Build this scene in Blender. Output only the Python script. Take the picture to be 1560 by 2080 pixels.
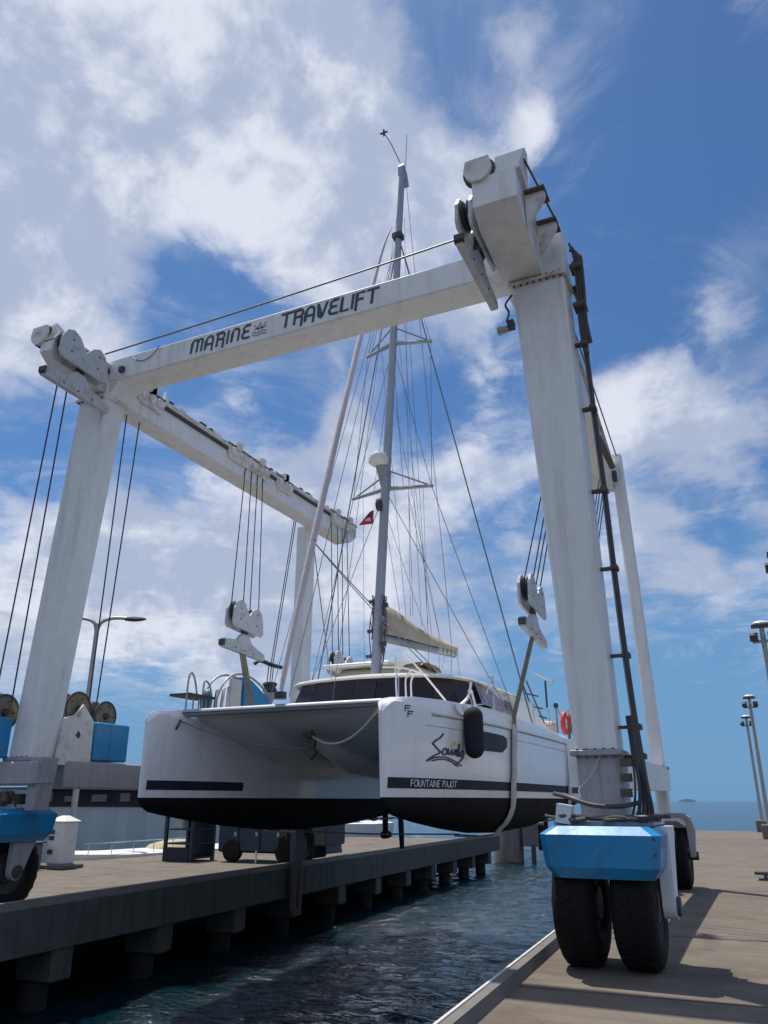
import bpy, bmesh, math, random
from mathutils import Vector, Matrix
R = math.radians
random.seed(7)
S = bpy.context.scene
for o in list(bpy.data.objects): bpy.data.objects.remove(o)
C = S.collection

# ------------------------------------------------------------------ camera
CAM_YAW = R(25.0); CAM_PITCH = R(20.2)
cd = bpy.data.cameras.new('camera'); cam = bpy.data.objects.new('camera', cd); C.objects.link(cam)
cam.location = (0, 0, 2.24); cam.rotation_euler = (R(90) + CAM_PITCH, 0, CAM_YAW)
cd.sensor_fit = 'HORIZONTAL'; cd.angle = 2 * math.atan(780 / 1594.0); cd.clip_end = 30000; cd.clip_start = 0.1
S.camera = cam

# ------------------------------------------------------------------ sun
SUN = Vector((-0.32, 0.20, 1.0)).normalized()
sd = bpy.data.lights.new('sun', 'SUN'); sd.energy = 5.0; sd.angle = R(0.6); sd.color = (1.0, 0.93, 0.83)
sun = bpy.data.objects.new('sun', sd); C.objects.link(sun); sun.rotation_euler = SUN.to_track_quat('Z', 'Y').to_euler()
sun.location = (0, 0, 60)
S.view_settings.view_transform = 'Standard'
try: S.view_settings.look = 'None'
except Exception: pass
S.view_settings.gamma = 1; S.view_settings.exposure = 0; S.view_settings.use_curve_mapping = False

# ------------------------------------------------------------------ world sky with clouds
W = bpy.data.worlds.new('World'); S.world = W; W.use_nodes = True
nt = W.node_tree; N = nt.nodes; L = nt.links; N.clear()
def nn(t, **k):
    n = N.new(t)
    for a, b in k.items(): setattr(n, a, b)
    return n
def mth(op, a, b=None, c=None, clamp=False):
    n = N.new('ShaderNodeMath'); n.operation = op; n.use_clamp = clamp
    for i, v in enumerate((a, b, c)):
        if v is None: continue
        if isinstance(v, (int, float)): n.inputs[i].default_value = v
        else: L.new(v, n.inputs[i])
    return n.outputs[0]
SKY_STRENGTH = 0.10
sky = nn('ShaderNodeTexSky', sky_type='NISHITA'); sky.sun_disc = False
sky.sun_elevation = math.asin(SUN.z); sky.sun_rotation = math.atan2(SUN.x, SUN.y)
sky.air_density = 1.0; sky.dust_density = 0.6; sky.ozone_density = 2.5
tc = nn('ShaderNodeTexCoord'); sep = nn('ShaderNodeSeparateXYZ'); L.new(tc.outputs['Generated'], sep.inputs[0])
zc = mth('MAXIMUM', sep.outputs[2], 0.03)
px = mth('DIVIDE', sep.outputs[0], mth('ADD', zc, 0.10)); py = mth('DIVIDE', sep.outputs[1], mth('ADD', zc, 0.10))
comb = nn('ShaderNodeCombineXYZ'); L.new(px, comb.inputs[0]); L.new(py, comb.inputs[1])
def noise(scale, detail, rough, dist=0.0, vec=None, off=0):
    m = nn('ShaderNodeMapping'); m.inputs['Location'].default_value = (off, off * .7, off * .3)
    L.new(vec or comb.outputs[0], m.inputs[0])
    n = nn('ShaderNodeTexNoise'); n.inputs['Scale'].default_value = scale; n.inputs['Detail'].default_value = detail
    n.inputs['Roughness'].default_value = rough; n.inputs['Distortion'].default_value = dist
    L.new(m.outputs[0], n.inputs['Vector']); return n.outputs['Fac']
# where the weather sits in the sky: direction (x, y, z), tightness, weight
def skydir(x, y):
    a = (x - 780) / 1594.0; b = -(y - 1040) / 1594.0
    h = Vector((-math.sin(CAM_YAW), math.cos(CAM_YAW), 0)); r = Vector((math.cos(CAM_YAW), math.sin(CAM_YAW), 0)); u = Vector((0, 0, 1))
    F = h * math.cos(CAM_PITCH) + u * math.sin(CAM_PITCH); U = -h * math.sin(CAM_PITCH) + u * math.cos(CAM_PITCH)
    return (F + r * a + U * b).normalized()
FIELDS = [  # cloud banks and clearings as sky directions
(120, 160, 24, .24), (460, 120, 34, .22), (250, 330, 70, .14), (640, 330, 70, .22), (860, 400, 80, .26), (720, 520, 130, .20), (60, 620, 90, .24), (150, 480, 160, .12),
 (380, 560, 150, -.34), (500, 660, 160, -.22), (1330, 250, 22, -.40), (1250, 500, 60, -.26), (1060, 560, 200, .04), (700, 60, 200, .06), (900, 130, 200, -.10), (300, 180, 900, -.16), (60, 330, 600, -.22),
 (1060, 90, 900, .34), (1090, 250, 800, .40), (1450, 620, 500, .36), (1520, 500, 500, .26), (1560, 20, 500, .14),
 (705, 850, 900, .52), (800, 800, 500, -.20), (870, 830, 500, -.34), (600, 830, 500, -.22), (470, 800, 700, .22), (440, 860, 300, -.16), (860, 1000, 200, .24), (1000, 960, 260, .16), (640, 980, 200, .16),
 (300, 900, 260, -.16), (60, 930, 200, -.20), (250, 1050, 400, .22), (320, 1090, 400, -.16), (400, 1000, 500, .10), (100, 1240, 80, .30), (330, 1220, 90, .28), (560, 1180, 100, .22), (800, 1180, 120, .20), (680, 1120, 600, -.10), (960, 1080, 400, -.12),
 (1340, 850, 130, .30), (1240, 860, 500, .16), (1480, 900, 160, .04), (1330, 1040, 260, .18), (1450, 1000, 500, .10), (1440, 1080, 700, -.22), (1420, 1160, 900, .22), (1300, 1220, 180, .20), (1480, 1250, 260, .14), (1100, 1230, 160, .14), (1480, 1120, 600, -.12),
 (1000, 640, 300, .22), (960, 1330, 900, .26), (1300, 1420, 110, -.44), (1050, 1400, 240, -.24), (200, 1520, 120, -.32), (1500, 1480, 90, -.4)]
acc = None
for (x, y, k, w) in FIELDS:
    d = skydir(x, y)
    v = nn('ShaderNodeVectorMath', operation='DOT_PRODUCT'); L.new(tc.outputs['Generated'], v.inputs[0]); v.inputs[1].default_value = d
    e = mth('EXPONENT', mth('MULTIPLY', mth('SUBTRACT', v.outputs['Value'], 1.0), float(k) * 1.6))
    e = mth('MULTIPLY', e, w); acc = e if acc is None else mth('ADD', acc, e)
# broken cloud goes on unseen behind the camera, cover added there to lighten shade
vb = nn('ShaderNodeVectorMath', operation='DOT_PRODUCT'); L.new(tc.outputs['Generated'], vb.inputs[0]); vb.inputs[1].default_value = (math.sin(CAM_YAW), -math.cos(CAM_YAW), 0.35)
bk = nn('ShaderNodeMapRange', interpolation_type='SMOOTHSTEP'); L.new(vb.outputs['Value'], bk.inputs[0]); bk.inputs[1].default_value = -.1; bk.inputs[2].default_value = .5; bk.inputs[4].default_value = .14
acc = mth('ADD', acc, bk.outputs[0])
# sheets of high cloud (flat layer) plus rounder puffs (direction space)
n1 = noise(1.55, 10, .62, .5, off=3.1); n2 = noise(4.6, 9, .66, .7, off=9.4)
n3 = noise(7.5, 9, .56, .25, vec=tc.outputs['Generated'], off=1.7)
n4 = noise(19, 7, .6, .2, vec=tc.outputs['Generated'], off=5.7)
base = mth('ADD', mth('MULTIPLY', n1, .36), mth('MULTIPLY', n2, .22)); base = mth('ADD', base, mth('MULTIPLY', n3, .32)); base = mth('ADD', base, mth('MULTIPLY', n4, .10))
base = mth('ADD', mth('MULTIPLY', mth('SUBTRACT', base, .5), 2.3), .5)
dens = mth('ADD', base, acc)
mr = nn('ShaderNodeMapRange', interpolation_type='SMOOTHSTEP'); L.new(dens, mr.inputs[0])
mr.inputs[1].default_value = .43; mr.inputs[2].default_value = .76; mask = mr.outputs[0]
# fade into the clear band close to the horizon
hz = nn('ShaderNodeMapRange', interpolation_type='SMOOTHSTEP'); L.new(sep.outputs[2], hz.inputs[0]); hz.inputs[1].default_value = .05; hz.inputs[2].default_value = .17
mask = mth('MULTIPLY', mask, hz.outputs[0])
wispn = nn('ShaderNodeMapRange', interpolation_type='SMOOTHSTEP'); L.new(mth('ADD', noise(2.4, 8, .66, 1.2, off=21), mth('MULTIPLY', acc, .35)), wispn.inputs[0])
wispn.inputs[1].default_value = .38; wispn.inputs[2].default_value = .80
wisp = mth('MULTIPLY', mth('MULTIPLY', wispn.outputs[0], hz.outputs[0]), .62)
mask = mth('MAXIMUM', mask, wisp)
mask = mth('MULTIPLY', mask, .96)
# cloud shading: thick parts greyer beneath
n5 = noise(5.2, 6, .55, .3, vec=tc.outputs['Generated'], off=33)
shd = nn('ShaderNodeMapRange', interpolation_type='SMOOTHSTEP'); L.new(mth('ADD', n5, mth('MULTIPLY', mth('ADD', n4, n2), .42)), shd.inputs[0]); shd.inputs[1].default_value = .80; shd.inputs[2].default_value = 1.04
cc = nn('ShaderNodeMixRGB'); L.new(shd.outputs[0], cc.inputs[0])
cc.inputs[1].default_value = (7.7, 8.0, 9.0, 1); cc.inputs[2].default_value = (4.3, 4.95, 6.6, 1)
tint = nn('ShaderNodeMixRGB', blend_type='MULTIPLY'); tint.inputs[0].default_value = 1; L.new(sky.outputs[0], tint.inputs[1]); tint.inputs[2].default_value = (.50, .76, 1.0, 1)
low = nn('ShaderNodeMapRange', interpolation_type='SMOOTHSTEP'); L.new(sep.outputs[2], low.inputs[0]); low.inputs[1].default_value = .0; low.inputs[2].default_value = .42; low.inputs[3].default_value = .9; low.inputs[4].default_value = 0
blu = nn('ShaderNodeMixRGB'); L.new(low.outputs[0], blu.inputs[0]); L.new(tint.outputs[0], blu.inputs[1]); blu.inputs[2].default_value = (1.55, 3.25, 5.7, 1)
mix = nn('ShaderNodeMixRGB'); L.new(mask, mix.inputs[0]); L.new(blu.outputs[0], mix.inputs[1]); L.new(cc.outputs[0], mix.inputs[2])
bg = nn('ShaderNodeBackground'); bg.inputs[1].default_value = SKY_STRENGTH; L.new(mix.outputs[0], bg.inputs[0])
wo = nn('ShaderNodeOutputWorld'); L.new(bg.outputs[0], wo.inputs[0])

# ------------------------------------------------------------------ materials
def mat(name, col, rough=.5, metal=0.0, dirt=None, damt=.5, dscale=1.2, streak=False, var=.06, vscale=3., bump=0., bscale=20., rnd=0., spec=.5, coat=0.):
    m = bpy.data.materials.new(name); m.use_nodes = True; t = m.node_tree; n = t.nodes; l = t.links
    b = n['Principled BSDF']; b.inputs['Roughness'].default_value = rough; b.inputs['Metallic'].default_value = metal
    b.inputs['Specular IOR Level'].default_value = spec; b.inputs['Coat Weight'].default_value = coat
    tcn = n.new('ShaderNodeTexCoord')
    nz = n.new('ShaderNodeTexNoise'); nz.inputs['Scale'].default_value = vscale; nz.inputs['Detail'].default_value = 7; nz.inputs['Roughness'].default_value = .6
    l.new(tcn.outputs['Object'], nz.inputs['Vector'])
    mx = n.new('ShaderNodeMixRGB'); l.new(nz.outputs['Fac'], mx.inputs[0])
    mx.inputs[1].default_value = tuple(max(0, c * (1 - var * 2.2)) for c in col) + (1,); mx.inputs[2].default_value = tuple(min(1, c * (1 + var * 2.2)) for c in col) + (1,)
    out = mx.outputs[0]
    if dirt:
        mp = n.new('ShaderNodeMapping'); l.new(tcn.outputs['Object'], mp.inputs[0])
        if streak: mp.inputs['Scale'].default_value = (2.6, 2.6, .22)
        nd = n.new('ShaderNodeTexNoise'); nd.inputs['Scale'].default_value = dscale; nd.inputs['Detail'].default_value = 9; nd.inputs['Roughness'].default_value = .68
        l.new(mp.outputs[0], nd.inputs['Vector'])
        rp = n.new('ShaderNodeValToRGB'); rp.color_ramp.elements[0].position = .50; rp.color_ramp.elements[1].position = .72
        rp.color_ramp.elements[0].color = (0, 0, 0, 1); rp.color_ramp.elements[1].color = (damt, damt, damt, 1)
        l.new(nd.outputs['Fac'], rp.inputs[0])
        m2 = n.new('ShaderNodeMixRGB'); l.new(rp.outputs[0], m2.inputs[0]); l.new(out, m2.inputs[1]); m2.inputs[2].default_value = dirt + (1,); out = m2.outputs[0]
        rr = n.new('ShaderNodeMath'); rr.operation = 'MULTIPLY_ADD'; l.new(rp.outputs[0], rr.inputs[0]); rr.inputs[1].default_value = .4; rr.inputs[2].default_value = rough; rr.use_clamp = True
        l.new(rr.outputs[0], b.inputs['Roughness'])
    if rnd:
        oi = n.new('ShaderNodeObjectInfo'); mr_ = n.new('ShaderNodeMapRange'); l.new(oi.outputs['Random'], mr_.inputs[0]); mr_.inputs[3].default_value = 1 - rnd; mr_.inputs[4].default_value = 1 + rnd
        hs = n.new('ShaderNodeHueSaturation'); l.new(mr_.outputs[0], hs.inputs['Value']); l.new(out, hs.inputs['Color']); out = hs.outputs[0]
    l.new(out, b.inputs['Base Color'])
    if bump:
        nb = n.new('ShaderNodeTexNoise'); nb.inputs['Scale'].default_value = bscale; nb.inputs['Detail'].default_value = 6
        l.new(tcn.outputs['Object'], nb.inputs['Vector'])
        bp = n.new('ShaderNodeBump'); bp.inputs['Strength'].default_value = bump; bp.inputs['Distance'].default_value = .02
        l.new(nb.outputs['Fac'], bp.inputs['Height']); l.new(bp.outputs[0], b.inputs['Normal'])
    return m
def brushed(m):
    t = m.node_tree; n = t.nodes; l = t.links; b = n['Principled BSDF']; src = b.inputs['Base Color'].links[0].from_socket
    tcn = n.new('ShaderNodeTexCoord'); out = src
    for sc, detail, lo, hi, cols, rng in (((.35, 4.5, 1), 8, .40, .66, ((.62,) * 3, (1.16,) * 3), None), ((.22, .3, 1), 6, .52, .70, ((1,) * 3, (.66, .60, .56)), None), ((1.1, 3.6, 1), 9, .66, .74, ((1,) * 3, (1.15, .62, .42)), None)):
        mp = n.new('ShaderNodeMapping'); mp.inputs['Scale'].default_value = sc; mp.inputs['Location'].default_value = (sc[1] * 3, sc[0] * 5, 0); l.new(tcn.outputs['Object'], mp.inputs[0])
        z = n.new('ShaderNodeTexNoise'); z.inputs['Scale'].default_value = 1.6; z.inputs['Detail'].default_value = detail; z.inputs['Roughness'].default_value = .65; l.new(mp.outputs[0], z.inputs['Vector'])
        rp = n.new('ShaderNodeValToRGB'); rp.color_ramp.elements[0].position = lo; rp.color_ramp.elements[1].position = hi
        rp.color_ramp.elements[0].color = cols[0] + (1,); rp.color_ramp.elements[1].color = cols[1] + (1,); l.new(z.outputs['Fac'], rp.inputs[0])
        x = n.new('ShaderNodeMixRGB'); x.blend_type = 'MULTIPLY'; x.inputs[0].default_value = .42; l.new(out, x.inputs[1]); l.new(rp.outputs[0], x.inputs[2]); out = x.outputs[0]
    l.new(out, b.inputs['Base Color'])
M = dict(
 steel=mat('painted_white_steel', (.75, .77, .78), .42, dirt=(.34, .30, .24), damt=.35, dscale=1.4, streak=True, var=.05, bump=.08, bscale=9),
 steel2=mat('worn_white_steel', (.70, .69, .66), .5, dirt=(.22, .17, .12), damt=.8, dscale=2.6, var=.10, bump=.2, bscale=14),
 steel3=mat('block_grey_steel', (.50, .54, .57), .5, dirt=(.22, .17, .12), damt=.7, dscale=3.2, var=.08, bump=.1),
 grey=mat('grey_painted_steel', (.33, .335, .37), .5, dirt=(.15, .12, .10), damt=.5, dscale=2.0, streak=True, var=.07),
 blue=mat('sky_blue_paint', (.010, .235, .50), .38, dirt=(.03, .12, .22), damt=.5, dscale=2.2, var=.07, bump=.08, bscale=8, coat=.2),
 rust=mat('rusty_dark_steel', (.10, .085, .075), .8, dirt=(.20, .10, .05), damt=.8, dscale=5, var=.2, bump=.4, bscale=30),
 darksteel=mat('dark_steel', (.045, .048, .055), .55, dirt=(.12, .08, .05), damt=.5, dscale=5, var=.15),
 rubber=mat('tyre_rubber', (.007, .0065, .007), .75, dirt=(.022, .017, .015), damt=.6, dscale=3, var=.2, spec=.25, bump=.3, bscale=25),
 cable=mat('wire_rope', (.05, .052, .06), .55, metal=.3, var=.1),
 brake=mat('brown_drum_steel', (.22, .19, .13), .6, metal=.2, dirt=(.08, .05, .03), damt=.7, dscale=4, var=.15),
 gel=mat('white_gelcoat', (.84, .83, .86), .18, dirt=(.50, .50, .49), damt=.35, dscale=1.3, streak=True, var=.02, coat=.35),
 gel2=mat('white_deck_gelcoat', (.76, .76, .74), .35, var=.03, dirt=(.5, .48, .42), damt=.3),
 anti=mat('black_antifouling', (.006, .006, .008), .75, spec=.2, dirt=(.022, .012, .011), damt=.6, dscale=1.6, var=.3, bump=.25, bscale=9),
 stripe=mat('dark_grey_vinyl', (.020, .028, .042), .6, spec=.2, var=.05),
 letter=mat('slate_lettering', (.035, .06, .085), .5, var=.05),
 lettern=mat('white_lettering', (.7, .72, .75), .4, var=.03),
 faded=mat('faded_grey_print', (.30, .32, .34), .5, dirt=(.5, .5, .48), damt=.6, dscale=8, var=.1),
 glass=mat('smoked_glass', (.020, .018, .026), .16, var=.1, spec=.28),
 hullglass=mat('dark_hull_glass', (.010, .014, .022), .42, spec=.2, var=.1),
 lilacpane=mat('lilac_window_pane', (.16, .13, .19), .25, dirt=(.05, .04, .06), damt=.7, dscale=2.4, var=.15),  # lilac pane with darker patches, paler than the smoked glass
 alu=mat('anodised_mast', (.34, .37, .42), .5, metal=.45, dirt=(.2, .22, .24), damt=.3, dscale=1.5, streak=True, var=.06),
 chrome=mat('stainless_tube', (.55, .56, .58), .28, metal=.8, var=.05),
 canvas=mat('beige_canvas', (.42, .37, .29), .85, dirt=(.28, .25, .19), damt=.6, dscale=2.2, var=.12, bump=.5, bscale=7),
 canvas2=mat('brown_canvas', (.26, .215, .175), .9, dirt=(.38, .34, .27), damt=.6, dscale=3, var=.15, bump=.6, bscale=9),
 sail=mat('furled_sail_cloth', (.55, .51, .54), .8, var=.08, bump=.5, bscale=8),
 rope=mat('pale_rope', (.55, .55, .53), .8, var=.1), wire=mat('rigging_wire', (.16, .18, .21), .4, metal=.5, var=.05),
 strap=mat('olive_lifting_strap', (.20, .19, .13), .85, dirt=(.33, .32, .27), damt=.6, dscale=3, var=.15, bump=.4, bscale=40),
 wrap=mat('white_strap_sleeve', (.52, .52, .54), .75, dirt=(.22, .21, .20), damt=.8, dscale=5, var=.15, bump=.8, bscale=9),
 fend=mat('black_fender_cover', (.010, .012, .018), .85, var=.2, bump=.4, bscale=40), wfend=mat('cream_fender', (.62, .56, .50), .5, dirt=(.4, .32, .25), damt=.5),
 red=mat('red_plastic', (.62, .05, .04), .5, var=.08), flag=mat('red_flag_cloth', (.55, .03, .06), .8, var=.1), flagw=mat('white_flag_cloth', (.6, .6, .62), .8), 
 flagb=mat('dark_flag_cloth', (.03, .03, .08), .8), yellow=mat('yellow_green_vinyl', (.55, .6, .05), .5),
 conc=mat('beige_pier_concrete', (.142, .120, .096), .9, dirt=(.085, .066, .05), damt=.65, dscale=.55, var=.14, vscale=1.4, bump=.55, bscale=16, rnd=.07),  # even beige concrete with darker stains
 concbase=mat('pier_base_concrete', (.10, .095, .085), .9, dirt=(.05, .05, .045), damt=.5, dscale=1.2, var=.15, bump=.4),
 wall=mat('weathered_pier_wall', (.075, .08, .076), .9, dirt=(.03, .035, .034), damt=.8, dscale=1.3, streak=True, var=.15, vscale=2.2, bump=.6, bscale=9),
 kerb=mat('kerb_concrete', (.145, .138, .132), .85, dirt=(.12, .11, .10), damt=.7, dscale=1.8, var=.14, bump=.5, bscale=14),
 kerbtop=mat('kerb_edge_steel', (.55, .55, .55), .6, dirt=(.2, .13, .09), damt=.7, dscale=3),
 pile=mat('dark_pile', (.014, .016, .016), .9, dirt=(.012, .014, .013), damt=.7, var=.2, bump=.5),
 slime=mat('tide_stained_concrete', (.15, .135, .12), .85, dirt=(.06, .07, .05), damt=.8, dscale=1.5, streak=True, var=.15, bump=.4),
 navy=mat('dark_navy_steel', (.010, .026, .05), .5, dirt=(.03, .03, .03), damt=.6, dscale=2.5, var=.15), navyd=mat('black_blue_panel', (.005, .009, .016), .45, dirt=(.03, .025, .02), damt=.5, var=.2),
 whitebox=mat('white_painted_box', (.66, .66, .64), .5, dirt=(.35, .31, .26), damt=.5, dscale=3, var=.05),
 galv=mat('galvanised_pole', (.36, .36, .36), .5, metal=.3, dirt=(.22, .2, .18), damt=.5, dscale=2, var=.08),
 lampdark=mat('dark_lamp_head', (.07, .065, .06), .5, var=.1), farwall=mat('far_quay_dark', (.022, .017, .018), .9, var=.3, vscale=.02),
 fargrey=mat('far_quay_grey', (.15, .15, .16), .9, var=.15, vscale=.05), island=mat('hazed_island', (.035, .07, .11), 1.0, var=.2, vscale=.01),  # island blue-grey has the distance haze mixed into its colour
 tarp=mat('tan_tarpaulin', (.40, .35, .22), .85, dirt=(.24, .2, .12), damt=.6, dscale=2, var=.12, bump=.6, bscale=5), teal=mat('teal_dome', (.02, .16, .26), .4))

brushed(M['conc'])
# ------------------------------------------------------------------ mesh helpers
class MB:
    def __init__(s): s.v = []; s.f = []; s.m = []; s.ms = []
    def mi(s, m):
        if m is None: m = s.ms[0] if s.ms else None
        if m not in s.ms: s.ms.append(m)
        return s.ms.index(m)
    def add(s, vs, fs, m=None):
        k = len(s.v); s.v += [tuple(v) for v in vs]; i = s.mi(m)
        for f in fs: s.f.append(tuple(a + k for a in f)); s.m.append(i)
        return s
    def hexa(s, p, m=None):   # 8 corners: bottom 4 ccw, top 4 ccw
        return s.add(p, [(3, 2, 1, 0), (4, 5, 6, 7), (0, 1, 5, 4), (1, 2, 6, 5), (2, 3, 7, 6), (3, 0, 4, 7)], m)
    def box(s, a, b, m=None):
        x0, y0, z0 = a; x1, y1, z1 = b
        return s.hexa([(x0, y0, z0), (x1, y0, z0), (x1, y1, z0), (x0, y1, z0), (x0, y0, z1), (x1, y0, z1), (x1, y1, z1), (x0, y1, z1)], m)
    def cbox(s, c, d, m=None, rot=None):
        r = rot or Matrix.Identity(3); c = Vector(c); h = Vector(d) / 2
        P = [c + r @ Vector((sx * h.x, sy * h.y, sz * h.z)) for sz in (-1, 1) for sx, sy in ((-1, -1), (1, -1), (1, 1), (-1, 1))]
        return s.hexa(P, m)
    def bbox(s, a, b, c=.04, m=None):   # box with chamfered edges on the z outline and top/bottom
        x0, y0, z0 = a; x1, y1, z1 = b
        def ring(i, z): return [(x0 + c + i, y0 + i, z), (x1 - c - i, y0 + i, z), (x1 - i, y0 + c + i, z), (x1 - i, y1 - c - i, z), (x1 - c - i, y1 - i, z), (x0 + c + i, y1 - i, z), (x0 + i, y1 - c - i, z), (x0 + i, y0 + c + i, z)]
        rs = ring(c, z0) + ring(0, z0 + c) + ring(0, z1 - c) + ring(c, z1); F = [tuple(reversed(range(8))), tuple(range(24, 32))]
        for k in range(3):
            for i in range(8): F.append((k * 8 + i, k * 8 + (i + 1) % 8, k * 8 + 8 + (i + 1) % 8, k * 8 + 8 + i))
        return s.add(rs, F, m)
    def tube(s, pts, r, n=8, m=None, cap=True, sx=1.0):
        pts = [Vector(p) for p in pts]; k = len(pts); rr = r if isinstance(r, (list, tuple)) else [r] * k
        V = []; ref = None
        for i, p in enumerate(pts):
            d = (pts[min(i + 1, k - 1)] - pts[max(i - 1, 0)]).normalized()
            if ref is None: ref = Vector((1, 0, 0)) if abs(d.x) < .9 else Vector((0, 1, 0))
            a = (ref - d * ref.dot(d)).normalized(); ref = a; b = d.cross(a)
            for j in range(n):
                t = 2 * math.pi * j / n; V.append(p + a * (rr[i] * sx * math.cos(t)) + b * (rr[i] * math.sin(t)))
        F = [(i * n + j, i * n + (j + 1) % n, (i + 1) * n + (j + 1) % n, (i + 1) * n + j) for i in range(k - 1) for j in range(n)]
        if cap: F += [tuple(reversed(range(n))), tuple(range((k - 1) * n, k * n))]
        return s.add(V, F, m)
    def prism(s, poly, ax, a, b, m=None):   # poly 2d extruded along axis ax from a to b
        def P(u, v, w): return {'x': (w, u, v), 'y': (u, w, v), 'z': (u, v, w)}[ax]
        n = len(poly); V = [P(u, v, a) for u, v in poly] + [P(u, v, b) for u, v in poly]
        return s.add(V, [tuple(range(n)), tuple(reversed(range(n, 2 * n)))] + [(i, i + n, (i + 1) % n + n, (i + 1) % n) for i in range(n)], m)
    def lathe(s, prof, c, ax='x', n=32, m=None):   # prof: (radius, offset along axis)
        V = []
        for r_, h in prof:
            for j in range(n):
                t = 2 * math.pi * j / n; u, v = r_ * math.cos(t), r_ * math.sin(t)
                V.append(Vector(c) + Vector({'x': (h, u, v), 'y': (u, h, v), 'z': (u, v, h)}[ax]))
        k = len(prof)
        return s.add(V, [(i * n + j, i * n + (j + 1) % n, (i + 1) * n + (j + 1) % n, (i + 1) * n + j) for i in range(k - 1) for j in range(n)], m)
    def grid(s, rows, m=None, close=False):
        k = len(rows[0]); V = [p for r_ in rows for p in r_]; F = []
        for i in range(len(rows) - 1):
            for j in range(k if close else k - 1): F.append((i * k + j, i * k + (j + 1) % k, (i + 1) * k + (j + 1) % k, (i + 1) * k + j))
        return s.add(V, F, m)
    def sphere(s, c, r, m=None, n=12):
        rows = [[Vector(c) + Vector((r[0] * math.sin(a) * math.cos(b), r[1] * math.sin(a) * math.sin(b), r[2] * math.cos(a))) for b in [2 * math.pi * j / n for j in range(n)]] for a in [math.pi * i / (n // 2) for i in range(n // 2 + 1)]]
        return s.grid(rows, m, True)
def link_mesh(name, mb, origin, smooth):
    me = bpy.data.meshes.new(name); ox, oy, oz = origin
    me.from_pydata([(v[0] - ox, v[1] - oy, v[2] - oz) for v in mb.v], [], mb.f)
    for m in mb.ms: me.materials.append(M[m] if isinstance(m, str) else m)
    for p, i in zip(me.polygons, mb.m): p.material_index = i
    bm = bmesh.new(); bm.from_mesh(me); bmesh.ops.recalc_face_normals(bm, faces=bm.faces); bm.to_mesh(me); bm.free()
    if smooth:
        for p in me.polygons: p.use_smooth = True
        try: me.set_sharp_from_angle(angle=R(smooth if smooth is not True else 40))
        except Exception: pass
    o = bpy.data.objects.new(name, me); C.objects.link(o); return o
ORG = {}
def tag(o, label=None, cat=None, group=None, kind=None):
    if label: o['label'] = label
    if cat: o['category'] = cat
    if group: o['group'] = group
    if kind: o['kind'] = kind
    return o
def root(name, loc, rz=0, label=None, cat=None, group=None, kind=None, local=False):
    o = bpy.data.objects.new(name, None); C.objects.link(o); o.location = loc; o.rotation_euler = (0, 0, rz); o.empty_display_size = .3
    ORG[o.name] = (0, 0, 0) if (local or rz) else tuple(loc)
    return tag(o, label, cat, group, kind)
def part(par, name, mb, smooth=False, label=None, kind=None):
    org = ORG[par.name]; o = link_mesh(name, mb, org, smooth); o.parent = par; ORG[o.name] = org
    return tag(o, label, None, None, kind)
def single(name, mb, label=None, cat=None, group=None, kind=None, smooth=False):
    xs = [v[0] for v in mb.v]; ys = [v[1] for v in mb.v]; zs = [v[2] for v in mb.v]
    org = ((min(xs) + max(xs)) / 2, (min(ys) + max(ys)) / 2, min(zs))
    o = link_mesh(name, mb, org, smooth); o.location = org; ORG[o.name] = org; return tag(o, label, cat, group, kind)
def copy_tree(o, par=None):
    c = o.copy(); C.objects.link(c); c.parent = par; ORG[c.name] = ORG.get(o.name, (0, 0, 0))
    for ch in list(o.children): copy_tree(ch, c)
    return c
def mbx(m): b = MB(); b.mi(m); return b
def tubeo(pts, r, m, n=8, **k): b = mbx(m); b.tube(pts, r, n, m, **k); return b
def lerp(a, b, t): return a + (b - a) * t
def interp(x, xs, ys):
    if x <= xs[0]: return ys[0]
    for i in range(len(xs) - 1):
        if x <= xs[i + 1]: return lerp(ys[i], ys[i + 1], (x - xs[i]) / (xs[i + 1] - xs[i]))
    return ys[-1]
def sag(a, b, d, n=14): return [Vector(a).lerp(Vector(b), i / n) - Vector((0, 0, d * 4 * (i / n) * (1 - i / n))) for i in range(n + 1)]
def spline(pts, n=8):
    pts = [Vector(p) for p in pts]; out = []
    for i in range(len(pts) - 1):
        p0 = pts[max(i - 1, 0)]; p1 = pts[i]; p2 = pts[i + 1]; p3 = pts[min(i + 2, len(pts) - 1)]
        for k in range(n):
            t = k / n; out.append(.5 * ((2 * p1) + (p2 - p0) * t + (2 * p0 - 5 * p1 + 4 * p2 - p3) * t * t + (-p0 + 3 * p1 - 3 * p2 + p3) * t ** 3))
    out.append(pts[-1]); return out

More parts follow.
